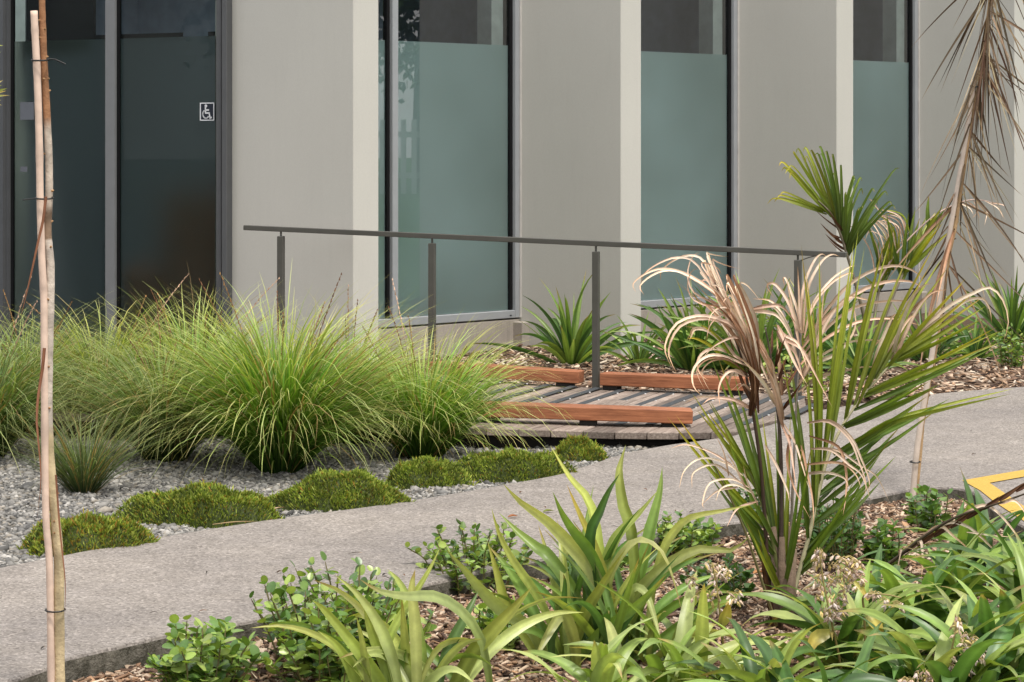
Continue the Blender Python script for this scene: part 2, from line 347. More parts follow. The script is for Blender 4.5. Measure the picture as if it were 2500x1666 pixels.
BXF = np.array([(0, 2, 3, 1), (4, 5, 7, 6), (0, 1, 5, 4), (2, 6, 7, 3), (0, 4, 6, 2), (1, 3, 7, 5)])
CHIPC = [(.26, .165, .105), (.35, .245, .17), (.16, .095, .06), (.42, .32, .235), (.11, .068, .045), (.29, .175, .105), (.46, .37, .285), (.07, .045, .035), (.13, .08, .055)]
cp = scatter(34000, -2.2, 3.4, 6.4, 11.6, lambda x, y: y < path_low_y(x) - .005, fz_front)
cs = np.stack([rng.lognormal(math.log(.0125), .6, len(cp)), rng.lognormal(math.log(.0038), .5, len(cp)), rng.uniform(.0015, .004, len(cp))], 1)
pieces('bark_mulch', cp, BOX, BXF, cs, .28, CHIPC, M['chip'], 1.8, .1, label='red brown bark chip mulch under the foreground plants', category='mulch')
def okback(x, y): return y > (backline(x) if x < 1.75 else float(np.interp(x, [1.75, 2.0, 2.6, 3.4, 4.3, 8], [15.37, 15.05, 15.7, 16.15, 17.2, 19.5]))) + .03
cp = scatter(11000, -.6, 5.0, 14.9, 20.5, okback, fz_back)
cs = np.stack([rng.lognormal(math.log(.028), .4, len(cp)), rng.lognormal(math.log(.0085), .4, len(cp)), rng.uniform(.002, .005, len(cp))], 1)
pieces('rear_bark_mulch', cp, BOX, BXF, cs, .28, [(a * 1.15, b * 1.2, c * 1.25) for a, b, c in CHIPC], M['chip'], 1.8, .1, label='pale bark chip mulch in the bed against the building', category='mulch')

# ------------------------------------------------------------------ building
TH = .80128; PER = 2.7606; FL = 1.113; FW = .2364
u2 = np.array([math.cos(TH), math.sin(TH), 0]); n2 = np.array([math.sin(TH), -math.cos(TH), 0]); zz = np.array([0, 0, 1.])
E1 = np.array([.83618, 18.53, 0]); TOP = 3.7
def Ep(t): return E1 + u2 * PER * (t - 1)
bld = thing('office_building', 'grey concrete office building with projecting fins between tall frosted windows', 'building', (0, 20, 0))
def bput(mb, name, m, parent=None, **kw):
    o = mb.obj(name, m, **kw); keep(o, parent or bld)
    if parent is not None and parent is not bld:
        o.matrix_parent_inverse = (parent.matrix_parent_inverse.inverted() @ Matrix.Identity(4)) if False else Matrix.Identity(4)
        o.parent = parent
    return o
DA = Ep(0) - n2 * 1.356                  # where the door meets the first fin
dd = nrm(np.array([-9950, 5903, 0.])); dn = np.array([-dd[1], dd[0], 0]); dn = dn if dn[1] < 0 else -dn
for t in range(4):
    Lf = 1.50 if t == 0 else FL + .25
    mb = MB(); c = Ep(t) + u2 * FW / 2 - n2 * Lf / 2 + zz * (TOP - .3) / 2
    mb.box(c, (FW, Lf, TOP + .3), (u2, -n2, zz)); bput(mb, 'concrete_fin', M['fin'], bevel=.006)
SILL = .286; FILM = 2.398
for t in range(3):
    B = Ep(t + 1) - n2 * FL; WD = PER - FW
    A = B - u2 * WD
    def P(s, d, z): return B - u2 * s + n2 * d + zz * z          # s metres from the right jamb, d towards outside
    mb = MB(); wt = .055
    H0, H1 = SILL - .055, TOP - .1
    for s0, s1, z0, z1 in ((.012, .058, H0, H1), (1.335, 1.395, H0 + .062, H1), (.06, WD - .002, H0, H0 + .06), (WD - .06, WD - .002, H0 + .062, H1)):
        mb.box(P((s0 + s1) / 2, .0, (z0 + z1) / 2), (s1 - s0, .09, z1 - z0), (-u2, n2, zz))
    win = mb.obj('window', M['alu'], bevel=.003); keep(win, bld)
    mb = MB(); mb.box(P(.006, .03, (H0 + H1) / 2), (.011, .05, H1 - H0), (-u2, n2, zz)); o = mb.obj('edge_trim', M['alu_pale'], win)
    mb = MB()
    for s0, s1 in ((.059, .085), (1.396, 1.42)): mb.box(P((s0 + s1) / 2, -.012, (H0 + H1) / 2 + .03), (s1 - s0, .05, H1 - H0 - .07), (-u2, n2, zz))
    mb.obj('gasket', M['gasket'], win)
    for s0, s1 in ((.086, 1.333), (1.421, WD - .062)):
        for nm, m_, d, z0, z1 in (('pane', M['glass'], -.006, H0 + .062, H1), ('film', M['film'], -.014, H0 + .062, FILM)):
            me = mesh_np(nm, [P(s1, d, z0), P(s0, d, z0), P(s0, d, z1), P(s1, d, z1)], [(0, 1, 2, 3)]); put(nm, me, m_, win)
    mb = MB(); mb.box(P(.115, .0475, H0 + .022), (.02, .003, .008), (-u2, n2, zz)); mb.obj('drain_slot', M['gasket'], win)
    mb = MB(); a0, a1 = -.085, WD - .01
    mb.box(P((.0 + a1) / 2 - .0, -.02, (H0 - .3) / 2 - .006), (a1 - .004, .12, H0 + .3 - .012), (-u2, n2, zz)); bput(mb, 'plinth', M['plinth'], bevel=.006)
    mb = MB(); mb.box(P(-.0, .0, 0) + u2 * -.03 + n2 * .075 + zz * (H0 - .3 - .03) / 2, (.10, .13, H0 + .3 - .03), (-u2, n2, zz)); bput(mb, 'plinth_end', M['plinth'], bevel=.006)
    # room behind the glass
    mb = MB(); mb.box(P(.17, -.13, 1.9), (.13, .16, 3.3), (-u2, n2, zz)); bput(mb, 'interior_jamb', M['inwhite'])
    mb = MB(); mb.box(P(WD / 2, -2.6, 1.7), (WD + .4, .08, 4.2), (-u2, n2, zz)); bput(mb, 'interior_wall', M['indark'])
    mb = MB(); mb.box(P(WD / 2, -1.3, -.06), (WD + .4, 2.4, .08), (-u2, n2, zz)); bput(mb, 'interior_floor', M['indark'])
    mb = MB(); mb.box(P(WD / 2, -1.4, 3.2), (WD + .4, 2.3, .1), (-u2, n2, zz)); bput(mb, 'interior_ceiling', M['indark'])
    if t == 1:
        mb = MB(); xs = np.linspace(.2, 1.9, 60)
        v = [P(s, -.10 + .03 * math.sin(s * 26), z) for z in (.25, 1.22) for s in xs]
        mb.add(v, [(i, i + 1, 60 + i + 1, 60 + i) for i in range(59)]); o = mb.obj('curtain', M['inwhite'], smooth=True); keep(o, bld)
for t in range(4):
    mb = MB(); mb.box(Ep(t) + u2 * (1.0 if t == 0 else .12) - n2 * (FL + 1.5) + zz * 1.6, (.1, 2.4, 3.6), (u2, -n2, zz)); bput(mb, 'interior_partition', M['indark'])
# roof slab, cut short of the door room to let daylight onto the sofa
mb = MB(); mb.box(Ep(0) + u2 * 5.5 - n2 * 2.75 + zz * (TOP + .1), (9.1, 3.2, .2), (u2, n2, zz)); bput(mb, 'roof', M['fin'])
mb = MB(); mb.box(Ep(1.3) - n2 * 4.2 + zz * 1.7, (14, .2, 4.2), (u2, n2, zz)); bput(mb, 'rear_wall', M['indark'])
# sliding door
def D(s, d, z): return DA + dd * s + dn * d + zz * z          # s along the door away from the fin
def s_at(px_, off=0.0):
    k = (px_ - CX) / F; q = DA + dn * off
    return (q[0] - k * q[1]) / (k * dd[1] - dd[0])
D0 = .02; DT = TOP - .1
mb = MB()
def dbar(mb, p0, p1, z0, z1, d, dep):
    a, b = s_at(p0, d + dep / 2), s_at(p1, d + dep / 2)
    mb.box(D((a + b) / 2, d, (z0 + z1) / 2), (abs(a - b), dep, z1 - z0), (dd, dn, zz))
dbar(mb, 541, 553, D0, DT, .03, .10); dbar(mb, 527, 540, D0, DT, .015, .07)
sL = s_at(-260)
mb.box(D(sL / 2 + .08, .0, D0 + .04), (sL - .2, .08, .08), (dd, dn, zz))
door = mb.obj('sliding_door', M['dframe'], bevel=.003); keep(door, bld)
mb = MB(); dbar(mb, 257, 280, D0 + .081, DT, .012, .07); mb.obj('mullion', M['dmull'], door)
mb = MB(); dbar(mb, 8, 20, D0 + .081, DT, .012, .08); dbar(mb, -8, 7, D0 + .081, DT, .03, .10); mb.obj('jamb', M['dframe'], door)
mb = MB(); dbar(mb, 281, 286, D0 + .081, DT, .0, .05); dbar(mb, 21, 26, D0 + .081, DT, .0, .05); mb.obj('gasket', M['gasket'], door)
for p0, p1 in ((286, 527), (26, 257), (-240, -8)):
    for nm, m_, d, z0, z1 in (('pane', M['dglass'], -.006, D0 + .081, DT), ('film', M['dfilm'], -.014, D0 + .081, FILM)):
        a, b = s_at(p0), s_at(p1)
        put(nm, mesh_np(nm, [D(a, d, z0), D(b, d, z0), D(b, d, z1), D(a, d, z1)], [(0, 1, 2, 3)]), m_, door)
mb = MB(); mb.box(D(2.05, -2.5, 1.7), (3.7, .08, 4.2), (dd, dn, zz)); bput(mb, 'interior_wall', M['indark'])
mb = MB(); mb.box(D(2.05, -1.3, -.06), (3.7, 2.4, .08), (dd, dn, zz)); bput(mb, 'interior_floor', M['indark'])
mb = MB(); mb.box(D(2.05, -1.65, 3.62), (3.9, 1.7, .1), (dd, dn, zz)); bput(mb, 'interior_ceiling', M['indark'])
mb = MB(); mb.box(D(2.75, -.42, 3.62), (2.5, .75, .1), (dd, dn, zz)); bput(mb, 'interior_ceiling', M['indark'])  # ceiling left open between this piece and the fin, to light the sofa
mb = MB(); mb.box(D(4.0, -1.3, 1.75), (.1, 2.5, 3.6), (dd, dn, zz)); bput(mb, 'interior_partition', M['indark'])
mb = MB(); dbar(mb, 64, 228, 2.3, 3.1, -.25, .03); bput(mb, 'interior_screen', M['inblack'])
mb = MB(); dbar(mb, 228, 441, 2.40, 2.435, -.12, .03); dbar(mb, 508, 530, 2.40, 2.435, -.12, .03); bput(mb, 'interior_rail', M['inblack'])
mb = MB(); dbar(mb, 24, 62, .0, 3.1, -.3, .1); bput(mb, 'interior_jamb', M['inwhite'])
sofa = thing('sofa', 'high backed russet sofa seen blurred behind the frosted sliding door', 'sofa', D(.55, -.6, 0))
for nm, c, s in (('seat', (.55, -.60, .30), (1.0, .6, .42)), ('backrest', (.55, -.90, .62), (1.1, .18, 1.25)), ('arm', (.02, -.60, .38), (.14, .6, .6)), ('arm', (1.10, -.60, .38), (.14, .6, .6))):
    mb = MB(); mb.box(D(*c), s, (dd, dn, zz)); keep(mb.obj(nm, M['sofa'], bevel=.04), sofa)
# notices stuck inside the door
for i, (p0, p1, y0, y1, lb) in enumerate(((49, 82, 250, 293, 'larger pale square notice behind the door glass beside the bamboo stake'), (50, 66, 407, 420, 'small torn pale paper scrap low behind the door glass'))):
    a, b = s_at(p0, .004), s_at(p1, .004); q = D(a, .004, 0); z1 = CH - (y0 - HOR) / F * q[1]; z0 = CH - (y1 - HOR) / F * q[1]
    mb = MB(); mb.box(D((a + b) / 2, .002, (z0 + z1) / 2), (abs(a - b), .004, z1 - z0), (dd, dn, zz)); o = mb.obj('notice', M['notice']); o['label'] = lb; o['category'] = 'notice'
# wheelchair access sign on the door
sg = thing('access_sign', 'small navy sign with white wheelchair symbol and border on the door', 'sign', D(s_at(505), .01, 1.9))
a, b = s_at(487, .01), s_at(522, .01); q = D((a + b) / 2, .01, 0)
zt = CH - (251 - HOR) / F * q[1]; zb = CH - (295 - HOR) / F * q[1]; sw = abs(a - b); sh = zt - zb
def S(x, y, d=0.0): return D(a + (b - a) * x, .001 + d, zt - (zt - zb) * y)      # 0..1 over the sign face
def spoly(mb, pts, d0, d1):
    n = len(pts); v = [S(x, y, d1) for x, y in pts] + [S(x, y, d0) for x, y in pts]
    mb.add(v, [tuple(range(n)), tuple(range(n, 2 * n))[::-1]] + [(i, i + n, (i + 1) % n + n, (i + 1) % n) for i in range(n)])
mb = MB(); spoly(mb, [(0, 0), (1, 0), (1, 1), (0, 1)], 0, .003); keep(mb.obj('panel', M['signbg']), sg)
mb = MB()
for r in ((0, 0, 1, .055), (0, .945, 1, 1), (0, .055, .065, .945), (.935, .055, 1, .945)): spoly(mb, [(r[0], r[1]), (r[2], r[1]), (r[2], r[3]), (r[0], r[3])], .003, .0045)
keep(mb.obj('border', M['signw']), sg)
def stroke(mb, pts, wd):
    asp = sh / sw
    for (x0, y0), (x1, y1) in zip(pts[:-1], pts[1:]):
        dx, dy = x1 - x0, (y1 - y0) * asp; l = math.hypot(dx, dy); ex, ey = dx / l * wd * .3, dy / l * wd * .3 / asp
        px_, py_ = -dy / l * wd / 2, dx / l * wd / 2 / asp
        spoly(mb, [(x0 - ex + px_, y0 - ey + py_), (x1 + ex + px_, y1 + ey + py_), (x1 + ex - px_, y1 + ey - py_), (x0 - ex - px_, y0 - ey - py_)], .003, .0045)
mb = MB()
zx = lambda x: (x - 335) / 690; zy = lambda y: (y - 415) / 865
spoly(mb, [(zx(622 + 62 * math.cos(k)), zy(575 + 72 * math.sin(k))) for k in np.linspace(0, 2 * math.pi, 14)[:-1]], .003, .0045)
stroke(mb, [(zx(598), zy(600)), (zx(605), zy(920))], .085)
stroke(mb, [(zx(605), zy(770)), (zx(755), zy(768))], .085)
stroke(mb, [(zx(605), zy(915)), (zx(780), zy(910)), (zx(822), zy(1155))], .085)
stroke(mb, [(zx(822), zy(1160)), (zx(890), zy(1130))], .085)
stroke(mb, [(zx(622 + 150 * math.cos(k)), zy(965 + 195 * math.sin(k))) for k in np.linspace(R(235), R(40), 16)], .07)
keep(mb.obj('wheelchair_symbol', M['signw']), sg)

# ------------------------------------------------------------------ timber deck, kerb timbers, handrail
rd = nrm(np.array([1, -.339, 0])); bd = np.array([-rd[1], rd[0], 0])       # rail direction, board direction
def zdeck(x, y): return .012 + .0325 * max(0, .58 - x)
deck = thing('timber_deck', 'weathered grey timber boardwalk ramp leading across to the glass door', 'deck', (.3, 14.6, 0))
poly = [np.array(p) for p in ((-3.3, 13.38), (1.12, 13.38), (1.24, 13.42), (1.42, 13.78), (1.58, 14.1), (1.78, 14.62), (1.86, 15.40), (-2.0, 16.70), (-3.3, 17.15))]
def clip(pg, a, b, keep_sign):
    out = []
    for i in range(len(pg)):
        p, q = pg[i], pg[(i + 1) % len(pg)]; dp = keep_sign * (p @ a - b); dq = keep_sign * (q @ a - b)
        if dp >= 0: out.append(p)
        if (dp >= 0) != (dq >= 0): out.append(p + (q - p) * dp / (dp - dq))
    return out
pit = .168; r2 = rd[:2]; s0 = min(p @ r2 for p in poly); s1 = max(p @ r2 for p in poly); k = 0; s = s0
while s < s1:
    pg = clip(clip(poly, r2, s + .003, 1), r2, s + pit - .004, -1)
    if len(pg) >= 3:
        c = sum(pg) / len(pg); jj = random.uniform(-.001, .0015)
        top = [(p[0], p[1] + (random.uniform(-.012, .008) if p[1] < 13.5 and p[0] < 1.15 else 0), zdeck(*p) + jj) for p in pg]; n = len(top)
        lo = [(x, y, z - .038) for x, y, z in top]
        v = [np.array(q) - np.array([c[0], c[1], 0]) for q in top + lo]
        rot = np.array([[bd[1], -bd[0], 0], [bd[0], bd[1], 0], [0, 0, 1]])       # board along local y
        v = [rot @ q for q in v]
        me = mesh_np('board', v, [list(range(n)), list(range(n, 2 * n))[::-1]] + [(i, i + n, (i + 1) % n + n, (i + 1) % n) for i in range(n)])
        bmx = bmesh.new(); bmx.from_mesh(me); bmesh.ops.recalc_face_normals(bmx, faces=bmx.faces); bmesh.ops.bevel(bmx, geom=list(bmx.edges), offset=.003, segments=1, affect='EDGES'); bmx.to_mesh(me); bmx.free()
        o = put('board', me, M['board'], deck, loc=(c[0] - deck.location[0], c[1] - deck.location[1], 0)); o.rotation_euler[2] = math.atan2(-bd[0], bd[1])
        # grip strip along the board with pale screws
        ts = [p @ bd[:2] for p in pg]; t0 = min(ts) + .42; t1 = max(ts) - .10
        mid = r2 * (s + pit / 2)
        if t1 - t0 > .5 and c[0] > -1.2:
            a_ = mid + bd[:2] * t0; b_ = mid + bd[:2] * t1; cc = (a_ + b_) / 2
            mb = MB(); mb.box((0, 0, .0015), (.05, t1 - t0, .003))
            st = mb.obj('grip_strip', M['strip'], o); st.location = (rot @ np.array([cc[0] - c[0], cc[1] - c[1], 0])); st.location.z = zdeck(*cc) + .0016 + jj
            mb = MB()
            for q in np.arange(-(t1 - t0) / 2 + .1, (t1 - t0) / 2, .42): mb.tube([(.032, q, -.002), (.032, q, .004)], .006, 6)
            sc_ = mb.obj('screw', M['screw'], o); sc_.location = st.location; sc_['kind'] = 'stuff'
    s += pit; k += 1
for yy in (13.52, 14.3, 15.1):
    mb = MB(); mb.box((-.9 + (13.5 - yy) * -.3, yy, -.075), (3.6, .09, .14)); keep(mb.obj('joist', M['under']), deck)
def timber(name, label, c, direc, length, wid, hgt, z0, spacers):
    d = nrm(np.array([*direc, 0.])); p = np.array([-d[1], d[0], 0])
    sl_ = -.0325 if c[0] < .56 else 0
    ex = nrm(d + zz * (sl_ * d[0])); up = np.cross(ex, p); up = up if up[2] > 0 else -up
    t = thing(name, label, 'timber', (c[0], c[1], z0), 'kerb timbers on the deck')
    ang = math.atan2(ex[1], ex[0])
    rotm = Matrix(((ex[0], p[0], up[0]), (ex[1], p[1], up[1]), (ex[2], p[2], up[2])))
    t.rotation_euler = rotm.to_euler()
    mb = MB(); mb.box((0, 0, .028 + hgt / 2), (length, wid, hgt)); mb.obj('beam', M['beam'], t, bevel=.005)
    for q in spacers: mb = MB(); mb.box((q, 0, .0145), (.10, wid * .7, .0265)); mb.obj('spacer_block', M['under'], t)
    return t
fx0, fx1 = (1140 - CX) / F * 13.62, (1691 - CX) / F * 13.62
timber('kerb_timber', 'long red timber beam at the front edge of the deck', ((fx0 + fx1) / 2, 13.70, zdeck((fx0 + fx1) / 2, 0)), (1, -.012), fx1 - fx0, .16, .076, zdeck(.3, 0) + .003, [-.5, .05, (fx1 - fx0) / 2 - .12])
def RL(x): return np.array([x, 15.967 - .339 * x])
xb0, xb1 = .30, .478
pA = RL(-.55); pB = RL(.452); m_ = (pA + pB) / 2
timber('kerb_timber', 'rear red timber beam ending just before the handrail post, behind the grass', (m_[0], m_[1], 0), rd[:2], np.linalg.norm(pB - pA), .13, .08, zdeck(m_[0], 0) + .004, [-.35, .42])
pA = RL(.583); pB = RL(1.50); m_ = (pA + pB) / 2
timber('kerb_timber', 'rear red timber beam starting beside the handrail post and running behind the palm', (m_[0], m_[1] - .05, 0), (.947, -.375), np.linalg.norm(pB - pA), .13, .08, zdeck(1.2, 0) + .004, [-.42, .40])
hr = thing('handrail', 'bronze grey metal handrail on four posts along the deck', 'handrail', (.55, 15.78, 0))
posts = []
for xp, yr in ((686, 560), (1055, 577), (1455, 597), (1948, 617)):
    kx = (xp - CX) / F; x = 15.967 * kx / (1 + .339 * kx); y = 15.967 - .339 * x; zr = CH - (yr - HOR) / F * y
    posts.append((x, y, zr))
ra = np.array([rd, bd, zz])
for x, y, zr in posts:
    mb = MB(); zb_ = zr - .95; zt_ = zr - .047
    mb.box((x, y, (zb_ + zt_) / 2), (.043, .043, zt_ - zb_), ra); 
    po = mb.obj('post', M['rail'], bevel=.003); keep(po, hr)
    mb = MB(); mb.tube([(x, y, zt_ - .01), (x, y, zr - .012)], .007, 8); mb.obj('stem', M['rail'], po)
    mb = MB(); mb.box((x, y, zb_ + .006), (.07, .07, .008), ra); mb.obj('base_plate', M['rail'], po)
def rail_pt(px_):
    kx = (px_ - CX) / F; x = 15.967 * kx / (1 + .339 * kx); y = 15.967 - .339 * x
    return np.array([x, y, float(np.interp(x, [p[0] for p in posts], [p[2] for p in posts])) if posts[0][0] <= x <= posts[-1][0] else posts[0][2] + (x - posts[0][0]) * (posts[-1][2] - posts[0][2]) / (posts[-1][0] - posts[0][0])])
a, b = rail_pt(597), rail_pt(2066); ex = nrm(b - a); py = nrm(np.cross(zz, ex)); up = np.cross(ex, py)
mb = MB(); mb.box((a + b) / 2, (np.linalg.norm(b - a), .045, .034), (ex, py, up)); keep(mb.obj('rail', M['rail'], bevel=.003), hr)
mb = MB(); q = posts[3]; mb.tube(crv([(q[0] + .02, q[1], q[2] - .05), (q[0] + .07, q[1] - .02, q[2] - .03), (q[0] + .13, q[1] - .04, q[2] - .016)], 3), .003, 6); keep(mb.obj('brace', M['rail']), hr)

# ------------------------------------------------------------------ vegetation builders
def ribbon(pts, wd, cols, roll=0.0, fold=.25, twist=0.0, ref=None, prof='strap', seg=10, wave=0.0):
    """one leaf: folded ribbon along a centre line; returns verts, faces, colours"""
    c = crv(pts, max(2, int(math.ceil(seg / (len(pts) - 1))))); n = len(c)
    tt = np.linspace(0, 1, n)
    if prof == 'strap': w_ = wd * np.minimum(1, .58 + .9 * tt) * np.clip(1 - tt ** 2.4, 0, 1) ** 1.05
    elif prof == 'lily': w_ = wd * np.minimum(1, .42 + 1.5 * tt) * np.clip(1 - tt ** 2.6, 0, 1)
    elif prof == 'pin': w_ = wd * np.minimum(1, .45 + 3 * tt) * np.clip(1 - tt ** 2.2, 0, 1)
    else: w_ = wd * np.clip(1 - tt ** 4, .05, 1)
    ref = np.array([0.15, -1, .25]) if ref is None else np.asarray(ref, float)
    V = []; C = []; sk = [random.uniform(.78, 1.12) for _ in range(4)]; brn = random.random() < .45
    cb, cm, ct = [np.asarray(q, float) for q in cols]
    for i in range(n):
        t = nrm(c[min(i + 1, n - 1)] - c[max(i - 1, 0)]); s = np.cross(t, ref)
        if np.linalg.norm(s) < .05: s = np.cross(t, (1, 0, .3))
        s = nrm(s); nn = np.cross(s, t); a = roll + twist * tt[i]
        s, nn = s * math.cos(a) + nn * math.sin(a), nn * math.cos(a) - s * math.sin(a)
        h = w_[i] / 2; wv = wave * h * math.sin(tt[i] * 19 + roll * 7)
        V += [c[i] - s * h + nn * (h * fold * 2 + wv), c[i] - s * h * .5 + nn * h * fold * .8, c[i], c[i] + s * h * .5 + nn * h * fold * .8, c[i] + s * h + nn * (h * fold * 2 - wv)]
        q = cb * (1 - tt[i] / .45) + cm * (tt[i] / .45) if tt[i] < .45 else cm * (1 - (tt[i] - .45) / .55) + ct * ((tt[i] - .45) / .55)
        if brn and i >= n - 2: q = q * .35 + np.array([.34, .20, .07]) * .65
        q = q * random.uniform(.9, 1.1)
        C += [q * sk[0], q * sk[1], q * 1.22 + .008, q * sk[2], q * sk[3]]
    Fc = []
    for i in range(n - 1): Fc += [(5 * i + k, 5 * i + k + 1, 5 * i + k + 6, 5 * i + k + 5) for k in range(4)]
    return V, Fc, C
def leaf_obj(name, root, m, *a, **kw):
    v, f, c = ribbon(*a, **kw)
    o = put(name, mesh_np(name, v, f, c, True), m); keep(o, root); return o
def pxline(pts, Z0, Z1):
    n = len(pts); return [W(x, y, Z0 + (Z1 - Z0) * i / (n - 1)) for i, (x, y) in enumerate(pts)]
def arch(base, az, ln, el, droop, n=6, pw=1.4):
    p = np.array(base, float); out = [p.copy()]
    for i in range(n):
        t = (i + .5) / n; e = el - droop * t ** pw
        p = p + ln / n * np.array([math.cos(e) * math.cos(az), math.cos(e) * math.sin(az), math.sin(e)]); out.append(p.copy())
    return out
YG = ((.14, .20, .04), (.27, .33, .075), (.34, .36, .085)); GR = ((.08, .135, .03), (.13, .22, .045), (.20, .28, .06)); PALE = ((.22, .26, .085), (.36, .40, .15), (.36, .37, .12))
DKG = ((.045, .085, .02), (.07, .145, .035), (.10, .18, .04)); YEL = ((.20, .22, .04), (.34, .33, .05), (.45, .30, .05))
def jc(c, v=.15):
    k = random.uniform(1 - v, 1 + v) * 1.14; h = random.uniform(-.08, .08)
    return tuple(tuple(max(.002, q * k * (1 + (h if i == 0 else 0))) for i, q in enumerate(cc)) for cc in c)

# ------------------------------------------------------------------ grass tussocks
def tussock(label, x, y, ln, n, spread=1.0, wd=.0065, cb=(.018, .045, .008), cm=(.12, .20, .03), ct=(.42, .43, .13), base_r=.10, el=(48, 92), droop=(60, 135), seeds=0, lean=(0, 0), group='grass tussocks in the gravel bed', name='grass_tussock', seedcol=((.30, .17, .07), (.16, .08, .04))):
    z = fz_grav(x, y); t = thing(name, label, 'grass', (x, y, z), group)
    S = 8
    az = rng.uniform(0, 2 * np.pi, n); e0 = np.radians(rng.uniform(*el, n)) ; r0 = base_r * np.sqrt(rng.uniform(0, 1, n))
    e0 = np.radians(el[0] + (el[1] - el[0]) * (1 - (r0 / base_r) ** 1.0 * rng.uniform(.55, 1, n)))
    L = ln * rng.uniform(.55, 1.12, n); dr = np.radians(rng.uniform(*droop, n)) * spread
    short = rng.uniform(0, 1, n) < .12; L[short] *= rng.uniform(.4, .7, short.sum()); dr[short] *= 1.2
    p = np.stack([r0 * np.cos(az), r0 * np.sin(az), np.zeros(n)], 1); path = [p.copy()]
    azv = az.copy(); tw = rng.normal(0, .35, n); kk = rng.uniform(1.2, 2.2, n)
    for i in range(S):
        tt = (i + .5) / S; e = e0 - dr * tt ** kk; a = azv + tw * tt
        d = np.stack([np.cos(e) * np.cos(a) + lean[0] * tt, np.cos(e) * np.sin(a) + lean[1] * tt, np.sin(e)], 1)
        d /= np.linalg.norm(d, axis=1)[:, None]
        p = p + d * (L / S)[:, None]; p[:, 2] = np.maximum(p[:, 2], .004); path.append(p.copy())
    path = np.stack(path, 1)                                  # n,S+1,3
    tan = np.gradient(path, axis=1); sa = az + np.pi / 2 + rng.normal(0, .9, n)
    side = np.stack([np.cos(sa), np.sin(sa), np.zeros(n)], 1)[:, None, :] * np.ones((1, S + 1, 1))
    tt = np.linspace(0, 1, S + 1); ww = (wd * np.minimum(1, .55 + tt) * np.clip(1 - tt ** 2.5, .05, 1))[None, :, None] * rng.uniform(.6, 1.3, n)[:, None, None]
    vl = path - side * ww / 2; vr = path + side * ww / 2
    v = np.stack([vl, vr], 2).reshape(-1, 3)
    idx = (np.arange(n)[:, None] * (S + 1) + np.arange(S)[None]).ravel() * 2
    f = np.stack([idx, idx + 1, idx + 3, idx + 2], 1)
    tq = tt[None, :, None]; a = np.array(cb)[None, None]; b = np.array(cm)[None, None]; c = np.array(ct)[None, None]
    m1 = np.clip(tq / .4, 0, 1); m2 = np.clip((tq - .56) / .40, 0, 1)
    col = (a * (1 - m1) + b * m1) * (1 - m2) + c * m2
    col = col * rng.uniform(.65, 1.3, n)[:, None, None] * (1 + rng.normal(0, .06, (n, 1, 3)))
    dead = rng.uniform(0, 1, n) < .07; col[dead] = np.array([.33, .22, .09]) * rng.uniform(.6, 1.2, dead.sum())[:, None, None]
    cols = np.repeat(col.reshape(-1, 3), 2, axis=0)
    o = put('blades', mesh_np('blades', v, f, np.clip(cols, .003, 1), True), M['grass'], t); o['kind'] = 'stuff'
    if seeds:
        mb = MB()
        for _ in range(seeds):
            long_ = random.random() < .15; a = random.uniform(0, 6.28); l_ = ln * (random.uniform(1.0, 1.25) if long_ else random.uniform(.72, 1.02)); pts = arch((0, 0, 0), a, l_, R(random.uniform(66, 88)), R(random.uniform(5, 45)), 7)
            sc0 = (.52, .34, .24) if long_ else random.choice(seedcol); g = np.array([(.10, .13, .03)] * 5 + [sc0] * 3)
            mb.tube(pts, [.0018] * 6 + [.0015, .001], 4, g, False)
            q = crv(pts[-3:], 10)
            for j, pp in enumerate(q):
                if j % 2 == 0: mb.tube([pp + np.array([random.gauss(0, .002), random.gauss(0, .002), 0]), pp + (q[min(j + 1, len(q) - 1)] - q[max(j - 1, 0)]) * .45 + np.array([0, 0, .006])], [.0042, .0012], 4, np.array(sc0) * random.uniform(.6, 1.3))
        o = mb.obj('seed_stalks', M['seed'], t); o['kind'] = 'stuff'
    return t
def gp_(x, y, z=-.04): return G(x, y, z)[:2]
PG = dict(ct=(.64, .64, .25), cm=(.15, .29, .035), cb=(.03, .08, .01), el=(43, 90), droop=(38, 122))
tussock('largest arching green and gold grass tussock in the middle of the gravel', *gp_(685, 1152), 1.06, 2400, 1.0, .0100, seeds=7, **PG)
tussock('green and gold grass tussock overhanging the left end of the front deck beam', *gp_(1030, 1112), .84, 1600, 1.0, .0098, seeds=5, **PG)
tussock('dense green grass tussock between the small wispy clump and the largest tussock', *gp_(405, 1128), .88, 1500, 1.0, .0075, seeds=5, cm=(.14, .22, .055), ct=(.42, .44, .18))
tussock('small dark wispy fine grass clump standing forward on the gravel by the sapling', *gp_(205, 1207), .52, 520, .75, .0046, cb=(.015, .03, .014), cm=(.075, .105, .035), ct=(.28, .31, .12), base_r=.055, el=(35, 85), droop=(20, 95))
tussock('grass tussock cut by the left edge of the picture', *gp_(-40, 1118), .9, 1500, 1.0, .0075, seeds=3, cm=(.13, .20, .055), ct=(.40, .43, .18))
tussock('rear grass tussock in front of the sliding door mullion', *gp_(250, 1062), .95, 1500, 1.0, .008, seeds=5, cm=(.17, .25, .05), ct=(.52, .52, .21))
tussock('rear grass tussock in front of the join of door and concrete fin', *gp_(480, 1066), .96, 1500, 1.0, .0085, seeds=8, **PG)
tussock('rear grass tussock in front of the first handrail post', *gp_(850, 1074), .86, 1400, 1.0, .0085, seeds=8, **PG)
tussock('rear grass tussock behind the bamboo stake by the left door leaf', *gp_(70, 1062), .92, 1300, 1.0, .0075, seeds=3, cm=(.14, .22, .055), ct=(.44, .46, .18))

